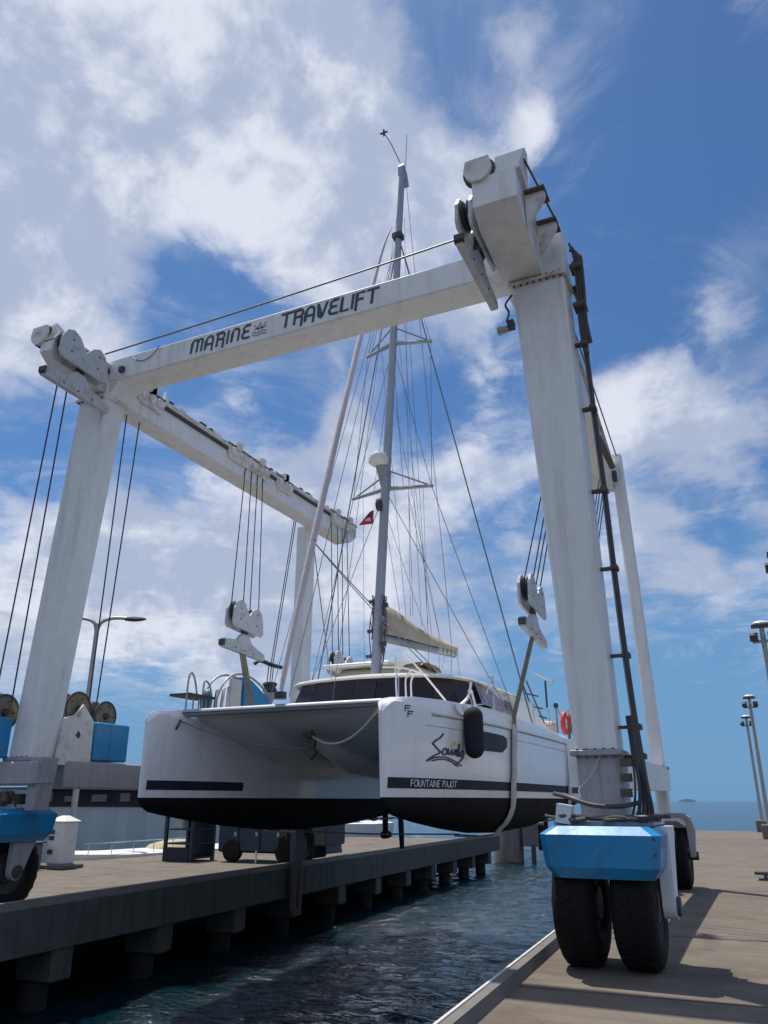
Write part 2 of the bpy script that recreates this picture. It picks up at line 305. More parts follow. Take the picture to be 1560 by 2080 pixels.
# stroke lettering: each glyph a list of polylines in a unit box
def arc(cx, cy, rx, ry, a0, a1, n=8): return [(cx + rx * math.cos(R(lerp(a0, a1, i / n))), cy + ry * math.sin(R(lerp(a0, a1, i / n)))) for i in range(n + 1)]
GL = {
 'm': [[(0, 0), (0, .8)] + arc(.2, .8, .2, .2, 180, 90, 4) + arc(.3, .8, .2, .2, 90, 0, 4) + [(.5, 0)], [(.5, .8)] + arc(.7, .8, .2, .2, 180, 0, 6) + [(.9, 0)]],
 'A': [[(0, 0), (0, .6)] + arc(.3, .6, .3, .4, 180, 0, 10) + [(.6, -.18)], [(0, .35), (.6, .35)]],
 'R': [[(.05, 0), (.05, 1)], [(-.1, 1), (.4, 1)] + arc(.4, .75, .22, .25, 90, -90, 8) + [(.05, .5)], [(.4, .5)] + arc(.4, .3, .2, .2, 90, 0, 4) + [(.6, -.2)]],
 'I': [[(0, 0), (0, 1)]], 'n': [[(0, 0), (0, .65)] + arc(.28, .65, .28, .35, 180, 0, 10) + [(.56, 0)]],
 'E': [[(.55, 1), (.25, 1)] + arc(.25, .76, .22, .24, 90, 270, 8) + [(.45, .52)], [(.25, .52)] + arc(.25, .26, .27, .26, 90, 270, 8) + [(.58, 0)]],
 'T': [[(-.05, 1), (.7, 1)], [(.32, 1), (.32, 0)]], 'V': [[(0, 1), (.2, .15)] + arc(.3, .15, .1, .15, 180, 360, 4) + [(.62, 1)]],
 'L': [[(0, 1), (0, 0), (.5, 0)]], 'F': [[(0, -.2), (0, 1), (.5, 1)], [(0, .52), (.42, .52)]],
 'f': [[(0, 0), (0, 1), (.5, 1)], [(0, .52), (.42, .52)]], 'O': [arc(.35, .5, .35, .5, 0, 360, 16)], 'U': [[(0, 1), (0, .3)] + arc(.3, .3, .3, .3, 180, 360, 8) + [(.6, 1)]],
 'N': [[(0, 0), (0, 1), (.6, 0), (.6, 1)]], 'a': [[(0, 0), (.33, 1), (.66, 0)], [(.12, .33), (.54, .33)]], 'P': [[(0, 0), (0, 1), (.35, 1)] + arc(.35, .75, .22, .25, 90, -90, 6) + [(0, .5)]],
 'J': [[(.4, 1), (.4, .25)] + arc(.2, .25, .2, .25, 0, -160, 6)], 'e': [[(.5, 1), (0, 1), (0, 0), (.5, 0)], [(0, .5), (.42, .5)]], ' ': []}
GW = {'m': .9, 'A': .6, 'R': .6, 'I': .02, 'n': .56, 'E': .58, 'T': .65, 'V': .62, 'L': .5, 'F': .5, 'f': .5, 'O': .7, 'U': .6, 'N': .6, 'a': .66, 'P': .57, 'J': .4, 'e': .5, ' ': .4}
def stroke(mb, pl, w, fn, m, th=0.0):
    """ribbon of width w (glyph units) along polyline pl, mapped to 3d with fn(u, v)"""
    n = len(pl); Lf = []; Rt = []
    for i in range(n):
        a = pl[max(i - 1, 0)]; b = pl[min(i + 1, n - 1)]; dx, dy = b[0] - a[0], b[1] - a[1]; q = math.hypot(dx, dy) or 1
        if 0 < i < n - 1:
            d1 = (pl[i][0] - a[0], pl[i][1] - a[1]); d2 = (b[0] - pl[i][0], b[1] - pl[i][1]); q1 = math.hypot(*d1) or 1; q2 = math.hypot(*d2) or 1
            cs = max(.5, math.sqrt(max(0, (1 + (d1[0] * d2[0] + d1[1] * d2[1]) / q1 / q2) / 2)))
        else: cs = 1
        nx, ny = -dy / q * w / 2 / cs, dx / q * w / 2 / cs
        if i == 0: e = (-dx / q * w * .3, -dy / q * w * .3)
        elif i == n - 1: e = (dx / q * w * .3, dy / q * w * .3)
        else: e = (0, 0)
        Lf.append(fn(pl[i][0] + nx + e[0], pl[i][1] + ny + e[1])); Rt.append(fn(pl[i][0] - nx + e[0], pl[i][1] - ny + e[1]))
    mb.grid([Lf, Rt], m)

# ================================================================== SETTING
WATER_Z = -1.70
def water_mat():
    m = bpy.data.materials.new('sea_water'); m.use_nodes = True; t = m.node_tree; n = t.nodes; l = t.links; b = n['Principled BSDF']
    b.inputs['Base Color'].default_value = (.0012, .014, .021, 1); b.inputs['Roughness'].default_value = .05; b.inputs['IOR'].default_value = 1.33
    tcn = n.new('ShaderNodeTexCoord'); h = None
    g = n.new('ShaderNodeNewGeometry'); ln = n.new('ShaderNodeVectorMath'); ln.operation = 'LENGTH'; l.new(g.outputs['Position'], ln.inputs[0])
    for sc, st, amp, di in ((.9, (1.0, 2.4, 1), .75, 1.0), (2.6, (1.0, 2.4, 1), .40, .8), (8.0, (1, 2.0, 1), .08, .3), (.12, (1, 1.6, 1), 1.1, .3)):
        mp = n.new('ShaderNodeMapping'); mp.inputs['Rotation'].default_value = (0, 0, R(-24)); mp.inputs['Scale'].default_value = st; l.new(tcn.outputs['Object'], mp.inputs[0])
        z = n.new('ShaderNodeTexNoise'); z.inputs['Scale'].default_value = sc; z.inputs['Detail'].default_value = 4; z.inputs['Distortion'].default_value = di; l.new(mp.outputs[0], z.inputs['Vector'])
        q = n.new('ShaderNodeMath'); q.operation = 'MULTIPLY'; l.new(z.outputs['Fac'], q.inputs[0]); q.inputs[1].default_value = amp
        if h is None: h = q.outputs[0]
        else:
            a = n.new('ShaderNodeMath'); a.operation = 'ADD'; l.new(h, a.inputs[0]); l.new(q.outputs[0], a.inputs[1]); h = a.outputs[0]
    bp = n.new('ShaderNodeBump'); bp.inputs['Strength'].default_value = .9; bp.inputs['Distance'].default_value = .22; l.new(h, bp.inputs['Height']); l.new(bp.outputs[0], b.inputs['Normal'])
    return m
M['water'] = water_mat()
from mathutils import noise as MN
def wave(x, y):
    u = -math.sin(CAM_YAW) * x + math.cos(CAM_YAW) * y; v = math.cos(CAM_YAW) * x + math.sin(CAM_YAW) * y
    e = min(1, (x + 21) / 1.5, (-1.2 - x) / 1.5, (y + 1) / 2, (79 - y) / 4); e = max(0, e)
    return WATER_Z + e * (.085 * MN.noise((u * 1.15, v * .50, 1.3)) + .055 * MN.noise((u * 2.7 + .8 * MN.noise((v, u, 5)), v * 1.15, 7.1)) + .010 * MN.noise((u * 7, v * 3.4, 2.2)))
w = mbx('water'); nx, ny = 150, 560; X0, X1, Y0, Y1 = -21.0, -1.2, -1.0, 79.0
ys_ = [Y0 + (Y1 - Y0) * (j / ny) ** 1.25 for j in range(ny + 1)]
w.grid([[(X0 + (X1 - X0) * i / nx, y, wave(X0 + (X1 - X0) * i / nx, y)) for i in range(nx + 1)] for y in ys_])
for a, b_, c_, d_ in ((-9000, -9000, X0, 16000), (X1, -9000, 9000, 16000), (X0, Y1, X1, 16000), (X0, -9000, X1, Y0)): w.add([(a, b_, WATER_Z), (c_, b_, WATER_Z), (c_, d_, WATER_Z), (a, d_, WATER_Z)], [(0, 1, 2, 3)])
single('sea', w, kind='structure', smooth=60)
g_ = mbx('conc'); g_.box((-90, -190, -2.6), (90, -12.4, -.004)); single('bounce_yard_ground', g_, kind='structure')  # unseen yard behind the camera, added to bounce sunlight onto shaded faces
# low far island on the horizon
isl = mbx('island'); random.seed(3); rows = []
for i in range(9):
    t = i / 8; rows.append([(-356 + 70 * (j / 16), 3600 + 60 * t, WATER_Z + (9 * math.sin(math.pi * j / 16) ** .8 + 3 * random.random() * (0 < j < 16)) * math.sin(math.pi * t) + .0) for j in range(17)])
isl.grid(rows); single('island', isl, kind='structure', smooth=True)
# far dark harbour quay to the left
hq = mbx('farwall'); 
fq = root('far_quay', (-560, 490, WATER_Z), 0, 'long dark quay shed far across the water at left', 'warehouse')
h1 = mbx('farwall'); h1.box((-720, 470, WATER_Z), (-330, 520, 11)); part(fq, 'shed_wall', h1)
h2 = mbx('fargrey'); h2.box((-725, 466, 11), (-325, 524, 12.2)); part(fq, 'roof', h2)
h3 = mbx('farwall'); h3.box((-720, 462, WATER_Z), (-330, 470, .6)); part(fq, 'quay_edge', h3)
for k in range(14):
    h4 = mbx('fargrey'); x = -700 + k * 27; h4.box((x, 468.6, 1.5), (x + 9 + 5 * (k % 2), 470, 5.5 + (k % 4))); part(fq, 'loading_door', h4)

PQ = R(3.04)
# ---- left pier (local frame: x across to the right, y along, origin on the face edge)
LP = root('left_pier', (-13.60, 11.93, 0), PQ, kind='structure')
SL = 3.43
b = mbx('concbase'); b.box((-11.4, -25, -.52), (-.30, 38.5, -.02)); part(LP, 'deck_base', b)
for k in range(-5, 8):
    for c in range(2):
        x0 = -11.4 + c * 5.55; b = mbx('conc'); b.box((x0 + .015, k * 5.0 + .015, -.02), (x0 + 5.535, k * 5.0 + 4.985 if k < 7 else 38.5, 0)); part(LP, 'slab', b)
for k in range(-5, 9):   # precast fascia beam panels with open joints
    y0 = k * SL * 1.5 - 1.2; y1 = min(y0 + SL * 1.5 - .03, 38.5)
    if y1 < y0: continue
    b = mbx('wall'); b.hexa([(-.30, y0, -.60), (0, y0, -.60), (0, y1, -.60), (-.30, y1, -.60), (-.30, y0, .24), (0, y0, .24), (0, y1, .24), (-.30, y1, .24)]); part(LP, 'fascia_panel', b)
    b = mbx('kerb'); b.hexa([(-.46, y0, .003), (.0, y0, .243), (.0, y1, .243), (-.46, y1, .003), (-.40, y0, .36), (-.04, y0, .39), (-.04, y1, .39), (-.40, y1, .36)]); part(LP, 'kerb', b)
for k in range(-7, 11):
    y = 2.24 + k * SL
    if y > 38: continue
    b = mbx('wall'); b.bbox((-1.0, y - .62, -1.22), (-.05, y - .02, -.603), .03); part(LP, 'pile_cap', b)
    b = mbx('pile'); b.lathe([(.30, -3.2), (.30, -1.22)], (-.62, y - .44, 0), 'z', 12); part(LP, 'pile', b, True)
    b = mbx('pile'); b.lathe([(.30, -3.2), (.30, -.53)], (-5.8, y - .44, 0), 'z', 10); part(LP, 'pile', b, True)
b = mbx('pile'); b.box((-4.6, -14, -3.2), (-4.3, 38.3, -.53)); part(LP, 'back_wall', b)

# ---- right pier
RP = root('right_pier', (-3.58, 13.4, 0), PQ, kind='structure')
b = mbx('concbase'); b.box((0.02, -26, -3.2), (15, 59, -.034)); part(RP, 'deck_base', b)
js = [-26, -17.6, -9.6, -2.2, 2.75, 11.25, 19.8, 28.3, 36.8, 45.3, 53, 59]
for i in range(len(js) - 1):
    for c in range(2):
        x0, x1 = ((.02, 7.2), (7.2, 15))[c]
        b = mbx('conc'); b.box((x0, js[i] + .03, -.03), (x1 - .03, js[i + 1] - .03, 0)); part(RP, 'slab', b)
for k in range(-5, 12):
    y0 = k * 5.0; y1 = min(y0 + 4.98, 59)
    b = mbx('kerb'); b.hexa([(-.05, y0, -.9), (.13, y0, -.02), (.13, y1, -.02), (-.05, y1, -.9), (-.05, y0, .15), (.09, y0, .15), (.09, y1, .15), (-.05, y1, .15)]); part(RP, 'kerb', b)
    b = mbx('kerbtop'); b.box((-.075, y0, .05), (-.04, y1, .165)); part(RP, 'kerb_edge', b)

# fender dolphin at end of left pier
o = root('fender_dolphin', (-17.2, 57.4, WATER_Z - 1.3), 0, 'round pale concrete mooring dolphin at the far end of the left pier', 'dolphin')
b = mbx('slime'); b.lathe([(0, -1), (1.0, -1), (1.05, 2.9 + 1.5), (.9, 4.6), (0, 4.6)], (-17.2, 57.4, WATER_Z - 1.3), 'z', 28); part(o, 'column', b, True)
o = root('rubber_fender_stack', (-15.4, 57.0, WATER_Z - 1), 0, 'black rubber fender stack on posts beside the round dolphin', 'fender')
b = mbx('kerb'); b.box((-16.0, 56.8, -.7), (-14.9, 58.4, .8)); part(o, 'panel', b)
b = mbx('darksteel'); b.lathe([(.16, 0), (.16, 2.3)], (-15.3, 56.9, -2.9), 'z', 12); part(o, 'post', b, True)
for k in range(4):
    b = mbx('rubber'); b.lathe([(.0, 0), (.24, .02), (.28, .2), (.24, .38), (0, .4)], (-14.75, 57.2, -.95 + k * .42), 'z', 16); part(o, 'fender_ring', b, True)
# steel guide pile on the pier face
o = root('guide_pile', (-14.15, 23.6, -3), 0, 'dark rusty steel guide pile with a pipe standing against the left pier wall', 'pile')
b = mbx('darksteel'); b.box((-14.16, 23.3, -.1), (-13.95, 23.75, 2.4)); part(o, 'post', b)
for dy in (0, .32):
    b = mbx('rust'); b.lathe([(.11, -.95), (.11, .25)], (-14.0, 23.3 + dy, 0), 'z', 12); part(o, 'pipe', b, True)

# ================================================================== BOAT HOIST
TL = root('boat_hoist', (-8.5, 19, 0), 0, 'huge white four-legged mobile boat hoist straddling the slip with blue wheel covers', 'boat hoist')
def frame_leg(x0b, x1b, x0t, x1t, y0, y1, zb, zt, m='steel', nm='leg', ytop=0):
    b = mbx(m); c = .05
    def ring(xa, xb, z, dy=0): return [(xa + c, y0 + dy, z), (xb - c, y0 + dy, z), (xb, y0 + c + dy, z), (xb, y1 - c + dy, z), (xb - c, y1 + dy, z), (xa + c, y1 + dy, z), (xa, y1 - c + dy, z), (xa, y0 + c + dy, z)]
    b.grid([ring(x0b, x1b, zb), ring(x0t, x1t, zt, ytop)], close=True); b.add(ring(x0t, x1t, zt, ytop), [tuple(range(8))]); b.add(ring(x0b, x1b, zb), [tuple(range(8))])
    return part(TL, nm, b)
frame_leg(-2.74, -2.09, -3.24, -2.22, 13.0, 13.75, 3.0, 11.84)                       # front right
frame_leg(-15.30, -14.62, -14.74, -13.86, 13.0, 13.75, 3.12, 11.84)                  # front left
frame_leg(-3.08, -2.72, -3.34, -2.98, 25.2, 25.55, 1.9, 13.2)                         # rear right
frame_leg(-15.0, -14.5, -14.95, -14.45, 24.2, 24.8, 3.0, 12.0)                       # rear left
def flange(x0, x1, y0, y1, z, h=.09, m='steel2', bolts=6, bm_='rust'):
    b = mbx(m); b.bbox((x0 - .07, y0 - .07, z), (x1 + .07, y1 + .07, z + h), .015); f = part(TL, 'flange', b)
    for i in range(bolts):
        c = mbx(bm_); x = lerp(x0 + .05, x1 - .05, i / (bolts - 1)); c.lathe([(0, -.035), (.022, -.035), (.022, h + .02), (0, h + .02)], (x, y0 - .04, z), 'z', 6); part(f, 'bolt', c)
flange(-3.24, -2.22, 13.0, 13.75, 11.84, bolts=8); flange(-14.74, -13.86, 13.0, 13.75, 11.84, bolts=7)
flange(-2.74, -2.09, 13.0, 13.75, 2.90, m='grey', bolts=5); flange(-15.30, -14.62, 13, 13.75, 3.05, m='grey', bolts=5); flange(-3.08, -2.72, 25.2, 25.55, 3.09, m='grey', bolts=3)
b = mbx('grey'); b.box((-2.72, 13.02, 1.95), (-2.06, 13.73, 2.90)); part(TL, 'leg_foot', b)
b = mbx('grey'); b.box((-2.4, 13.005, 2.0), (-2.385, 13.02, 2.9)); part(TL, 'weld_seam', b)
# crossbeam with lettering
XF, XZ0, XZ1 = 13.08, 12.30, 12.95
b = mbx('steel'); b.bbox((-14.2, XF, XZ0), (-3.15, XF + .80, XZ1), .03); xb = part(TL, 'crossbeam', b)
for x in (-14.0,):
    b = mbx('steel'); b.box((-14.45, 13.0, 11.93), (-13.84, 13.88, XZ0)); b.hexa([(-13.84, 13.1, 11.93), (-13.55, 13.1, 12.3), (-13.55, 13.85, 12.3), (-13.84, 13.85, 11.93), (-13.84, 13.1, 12.31), (-13.5, 13.1, 12.31), (-13.5, 13.85, 12.31), (-13.84, 13.85, 12.31)]); part(TL, 'knee_plate', b)
b = mbx('steel'); b.box((-3.3, 13.02, 11.93), (-2.2, 13.75, 13.05)); part(TL, 'leg_head', b)
def write(par, text, x, z, h, w, wid, gap, m, y, skew=0.0, sx=1.0, nm='letter'):
    for ch in text:
        if ch != ' ':
            mb = mbx(m)
            for i, pl in enumerate(GL[ch]): stroke(mb, pl, wid, lambda u, v, x=x, i=i: (x + (u * sx + v * skew) * w, y - .001 * i, z + v * h), m)
            part(par, nm, mb)
        x += (GW[ch] * sx + gap) * w
    return x
write(xb, 'mARInE', -11.30, 12.48, .335, .33, .185, .36, 'letter', XF - .006, skew=.12, sx=1.02)
write(xb, 'TRAVELIFT', -8.72, 12.48, .35, .345, .19, .27, 'letter', XF - .006, skew=.12, sx=1.04)
mb = mbx('faded')   # faded crown-like emblem between the words
for pl in ([(0, .1), (.3, .0), (.6, .1), (.9, .0)], [(.0, .3), (.3, .2), (.6, .3), (.9, .22)], [(.1, .75), (.35, .45), (.45, .9), (.6, .45), (.85, .8)], [(.1, .5), (.85, .5)]):
    stroke(mb, pl, .10, lambda u, v: (-9.50 + u * .42, XF - .006, 12.46 + v * .38), 'faded')
part(xb, 'emblem', mb)
# cable above crossbeam, small loop wire
part(TL, 'cross_cable', tubeo(sag((-14.6, 13.5, 13.55), (-3.6, 13.2, 13.62), .04), .022, 'cable', 6))
part(TL, 'loose_wire', tubeo(sag((-13.2, 13.05, 12.9), (-12.3, 13.05, 12.95), .28), .010, 'cable', 5))
b = mbx('darksteel'); b.cbox((-13.45, 13.04, 12.55), (.14, .1, .14)); part(TL, 'junction_box', b)
# top longitudinal beams
for nm, x0, x1, y0, y1, z0, z1 in (('l', -14.62, -13.95, 11.5, 27.2, 12.0, 12.75), ('r', -3.33, -2.52, 10.9, 25.9, 11.95, 12.80)):
    b = mbx('steel')
    b.prism([(y0, z1), (y0, z1 - (.25 if nm == 'l' else .62)), (y0 + (.6 if nm == 'l' else .35), z0), (y1 - .5, z0), (y1, z1 - .4), (y1, z1)], 'x', x0, x1)
    if nm == 'r': b.v = [(x - (.62 if x < -3 else .82) * max(0, (y - 14) / (y1 - 14)), y, z) for x, y, z in b.v]
    tb = part(TL, 'top_beam', b)
    b = mbx('steel2'); b.box((x0 - .05, y0 + .05, z1 + .003), (x1 + .08, y1 - .05, z1 + .06))
    if nm == 'r': b.v = [(x - (.62 if x < -3 else .82) * max(0, (y - 14) / (y1 - 14)), y, z) for x, y, z in b.v]
    part(tb, 'rail', b)
    xe = .62 if nm == 'r' else 0
    b = mbx('darksteel'); xx = x1 + .03 if nm == 'l' else x0 - .03; b.tube([(xx, y0 + 1.0, z1 - .14), (xx - xe, y1 - .3, z1 - .14)], .05, 8); part(tb, 'drive_pipe', b, True)
    b = mbx('steel2'); b.tube([(xx, y0 + 1.0, z1 - .02), (xx - xe, y1 - .3, z1 - .02)], .045, 8); part(tb, 'pipe', b, True)
def sheave_plate(x, y, z, r=.28, t=.10):
    b = mbx('steel2'); pts = [(y + r * math.cos(R(a)), z + r * math.sin(R(a))) for a in range(180, 361, 20)] + [(y + r, z + r * .3), (y - r, z + r * .3)]
    b.prism(pts, 'x', x - t / 2, x + t / 2); return b
# trolleys and sheaves on the left beam (inner side)
def trolley(x, ya, yb, z, sgn):
    b = mbx('steel2'); b.prism([(ya, z + .1), (ya + .1, z - .22), (ya + .35, z - .30), (yb - .5, z - .24), (yb - .1, z - .30), (yb, z + .05)], 'x', x, x + sgn * .09); t = part(TL, 'trolley', b)
    for y in (ya + .25, (ya + yb) / 2, yb - .25):
        b = mbx('steel2'); b.lathe([(0, 0), (.12, 0), (.14, .02), (.10, .04), (.14, .06), (.12, .08), (0, .08)], (x + sgn * .11 - .04, y, z - .05), 'x', 16); part(t, 'sheave', b, True)
    for y in (ya + .5, yb - .55):
        b = mbx('steel2'); b.cbox((x + sgn * .05, y, z + .22), (.26, .22, .22)); part(t, 'gearbox', b)
    b = mbx('rust'); b.tube([(x + sgn * .06, ya, z + .2), (x + sgn * .06, yb, z + .16)], .03, 6); part(t, 'shaft', b)
for ya, yb in ((14.1, 15.2), (18.2, 20.6), (21.0, 22.1), (24.9, 27.0)): trolley(-13.93, ya, yb, 12.62, 1)
trolley(-3.38, 18.0, 20.6, 12.4, -1); trolley(-3.38, 24.0, 25.6, 12.4, -1)
random.seed(5)
tb_l = [o for o in C.objects if o.name == 'top_beam'][0]
for y in (15.6, 16.1, 17.1, 17.5, 17.8, 19.0, 20.9, 21.3, 21.6, 22.9, 23.4, 23.6, 24.9, 25.8, 26.4):
    b = mbx(random.choice(['darksteel', 'steel2', 'darksteel'])); b.cbox((-14.1, y, 12.75 + .06 + .09), (.2, .12 + .25 * random.random(), .17)); part(TL, 'rail_clamp', b)
b = mbx('steel2'); b.prism([(15.3, 12.82), (15.35, 13.2), (15.45, 12.95), (16.2, 12.9), (16.3, 12.82)], 'x', -14.1, -14.0); part(TL, 'bracket', b)
# front ends of the beams: sheave housings and gussets
for x0, x1, y, z in ((-3.42, -2.98, 10.95, 12.95), (-14.9, -14.45, 11.55, 12.95)):
    b = mbx('steel2'); pts = [(x0, z + .25)] + [((x0 + x1) / 2 + .26 * math.cos(R(a)), z + .05 + .30 * math.sin(R(a))) for a in range(180, 361, 15)] + [(x1, z + .25)]
    b.prism(pts, 'y', y - .12, y - .04); h = part(TL, 'sheave_housing', b)
    b = mbx('rust'); b.lathe([(0, 0), (.27, 0), (.31, .03), (.24, .07), (.31, .11), (.27, .14), (0, .14)], ((x0 + x1) / 2, y - .02, z + .05), 'y', 24); part(h, 'sheave', b, True)
b = mbx('steel'); b.hexa([(-2.95, 10.95, 12.8), (-2.50, 10.95, 12.8), (-2.50, 11.7, 12.8), (-2.95, 11.7, 12.8), (-2.9, 11.0, 13.25), (-2.35, 11.0, 13.25), (-2.35, 11.2, 13.25), (-2.9, 11.2, 13.25)]); part(TL, 'end_hood', b)
for y in (11.5, 12.4):
    b = mbx('steel2'); b.prism([(-2.52, 11.98), (-2.52, 12.75), (-2.16, 12.62), (-2.18, 12.5)], 'y', y, y + .12); part(TL, 'gusset', b)
    b = mbx('rust'); b.box((-2.52, y - .1, 12.64), (-2.14, y + .35, 12.68)); part(TL, 'gusset_plate', b)
part(TL, 'brace_rod', tubeo([(-2.40, 11.1, 13.1), (-2.18, 12.4, 12.72)], .02, 'rust', 6))
b = mbx('steel2'); b.hexa([(-14.75, 11.5, 12.8), (-14.2, 11.5, 12.8), (-14.2, 12.2, 12.8), (-14.75, 12.2, 12.8), (-14.65, 11.6, 13.25), (-14.3, 11.6, 13.3), (-14.3, 11.9, 13.2), (-14.65, 11.9, 13.2)]); part(TL, 'end_hood', b)
b = mbx('steel'); b.tube([(-2.35, 13.4, 13.05), (-2.35, 13.4, 13.16)], .03, 8); part(TL, 'lifting_eye', b)
# hose bundle and standoff brackets down the right leg
hp = [(-2.13, 13.55, 11.9), (-2.05, 13.62, 11.6), (-2.02, 13.6, 10.6), (-1.98, 13.55, 9.1), (-1.93, 13.5, 7.4), (-1.90, 13.45, 6.0), (-1.86, 13.4, 4.6), (-1.80, 13.3, 3.4), (-1.74, 13.2, 2.6), (-1.72, 13.0, 1.98)]
part(TL, 'hose', tubeo(spline(hp, 5), .040, 'darksteel', 8), True)
part(TL, 'hose', tubeo(spline([(p[0] - .05, p[1] + .09, p[2]) for p in hp], 5), .028, 'galv', 8), True)
part(TL, 'hose', tubeo(spline([(-2.1, 13.6, 12.5), (-2.02, 13.6, 12.3), (-2.0, 13.6, 11.7), (-2.06, 13.55, 11.0), (-2.0, 13.5, 10.3)], 5), .05, 'rust', 8), True)
part(TL, 'hose', tubeo(spline([(-2.1, 13.3, 12.6), (-1.98, 13.4, 12.5), (-1.97, 13.4, 11.9), (-2.02, 13.45, 11.4)], 5), .035, 'darksteel', 8), True)
for k in range(5):
    x_ = -2.10 + .035 * k; part(TL, 'hose', tubeo(spline([(x_, 13.3 + .05 * k, 12.75 - .06 * k), (x_ + .06, 13.36, 12.4), (x_ + .05 + .02 * (k % 2), 13.42, 11.7), (x_ + .03, 13.44, 11.0), (x_ + .07, 13.48, 10.5)], 5), .024 + .006 * (k % 2), 'darksteel' if k % 2 else 'rust', 7), True)
for z in (12.2, 11.3): b = mbx('rust'); b.bbox((-2.14, 13.26, z - .05), (-1.90, 13.6, z + .05), .02); part(TL, 'hose_clamp', b)
for z in (10.5, 9.1, 7.45, 6.0, 4.5, 3.35, 2.9):
    xo = interp(z, [3, 11.8], [-2.09, -2.22]); xh = interp(z, [2.6, 4.6, 7.4, 9.1, 11.6], [-1.76, -1.86, -1.93, -1.98, -2.05])
    b = mbx('rust'); b.box((xo, 13.42, z - .022), (xh + .03, 13.54, z + .022)); b.bbox((xh - .065, 13.36, z - .045), (xh + .055, 13.60, z + .045), .012); part(TL, 'hose_bracket', b)
for k, (r_, dx) in enumerate(((.045, 0), (.032, .04), (.028, -.04), (.022, .06), (.018, -.08))):
    part(TL, 'hose', tubeo(spline([(-1.84 + dx, 13.2, 3.5), (-1.80 + dx, 13.1, 2.9), (-1.74 + dx * 1.3, 13.0 - .05 * k, 2.4), (-1.78 + dx * 2, 12.9, 2.02), (-1.95 + dx, 12.75, 1.95)], 6), r_, 'darksteel', 8), True)
for k in range(3):
    b = mbx('rust'); b.cbox((-2.0 + .02 * k, 12.97, 2.35 + .22 * k), (.16, .12, .12)); part(TL, 'valve', b)
# drooping lamp under crossbeam end
lp = mbx('rust'); lp.tube(spline([(-3.28, 13.1, 11.75), (-3.42, 13.08, 11.55), (-3.36, 13.08, 11.35), (-3.42, 13.08, 11.15)], 5), .022, 6); part(TL, 'lamp_cord', lp)
lp = mbx('darksteel'); lp.cbox((-3.33, 13.08, 11.05), (.13, .16, .16)); lp2 = part(TL, 'floodlight', lp)
lp = mbx('galv'); lp.lathe([(0, 0), (.09, 0), (.06, .22), (0, .22)], (-3.60, 13.08, 10.98), 'x', 14); part(lp2, 'lamp_shade', lp, True)
# lower longitudinal beams
b = mbx('steel'); b.prism([(13.75, 3.22), (13.75, 2.45), (25.1, 2.50), (25.1, 3.04), (24.2, 3.12), (16.5, 3.12)], 'x', -3.02, -2.62); part(TL, 'lower_beam', b)
b = mbx('grey'); b.bbox((-15.05, 13.9, 2.50), (-14.45, 25.4, 3.10), .03); part(TL, 'lower_beam', b)
b = mbx('grey'); b.bbox((-17.2, 12.75, 2.55), (-14.1, 13.3, 3.04), .04); part(TL, 'front_beam', b)
b = mbx('grey'); b.hexa([(-14.42, 12.9, 2.05), (-14.18, 12.9, 2.05), (-14.18, 13.3, 2.05), (-14.42, 13.3, 2.05), (-14.42, 12.85, 3.12), (-14.05, 12.85, 3.12), (-14.05, 13.3, 3.12), (-14.42, 13.3, 3.12)]); part(TL, 'bracket', b)
# wheels
def make_wheel(cx_, cy_, w, r=.83):
    b = mbx('rubber'); n = 40; prof = [(.44 * r / .83, -w / 2 + .03), (.55, -w / 2), (.70, -w / 2 + .01), (.79, -w / 2 + .05), (r, -w / 2 + .10), (r, w / 2 - .10), (.79, w / 2 - .05), (.70, w / 2 - .01), (.55, w / 2), (.44, w / 2 - .03)]
    b.lathe(prof, (cx_, cy_, r), 'x', n, 'rubber')
    t = part(TL, 'wheel', b, 35)
    tr = mbx('rubber')
    for i in range(26):
        for sgn in (-1, 1):
            a0 = 2 * math.pi * (i + (.5 if sgn > 0 else 0)) / 26
            def P(xo, a, rr): return (cx_ + xo, cy_ + rr * math.cos(a), r + rr * math.sin(a))
            xi, xo_ = sgn * .02, sgn * (w / 2 - .095); da = .12; sh = .09; q = r - .006; h = r + .014
            tr.add([P(xi, a0, q), P(xo_, a0 + sh, q), P(xo_, a0 + sh + da, q), P(xi, a0 + da, q), P(xi, a0 + .01, h), P(xo_, a0 + sh + .01, h), P(xo_, a0 + sh + da - .01, h), P(xi, a0 + da - .01, h)],
                   [(4, 5, 6, 7), (0, 1, 5, 4), (1, 2, 6, 5), (2, 3, 7, 6), (3, 0, 4, 7)])
    part(t, 'tread', tr)
    for sgn in (-1, 1):
        rm = mbx('darksteel'); rm.lathe([(.45, sgn * (w / 2 - .03)), (.42, sgn * (w / 2 - .10)), (.25, sgn * (w / 2 - .12)), (.22, sgn * (w / 2 - .04)), (0, sgn * (w / 2 - .04))], (cx_, cy_, r), 'x', 24); part(t, 'rim', rm, True)
    return t
for x in (-2.80, -1.98): make_wheel(x, 13.0, .60)
make_wheel(-2.62, 24.75, .66)
for x in (-15.22, -16.2): make_wheel(x, 13.2, .62)
make_wheel(-14.7, 24.6, .62)
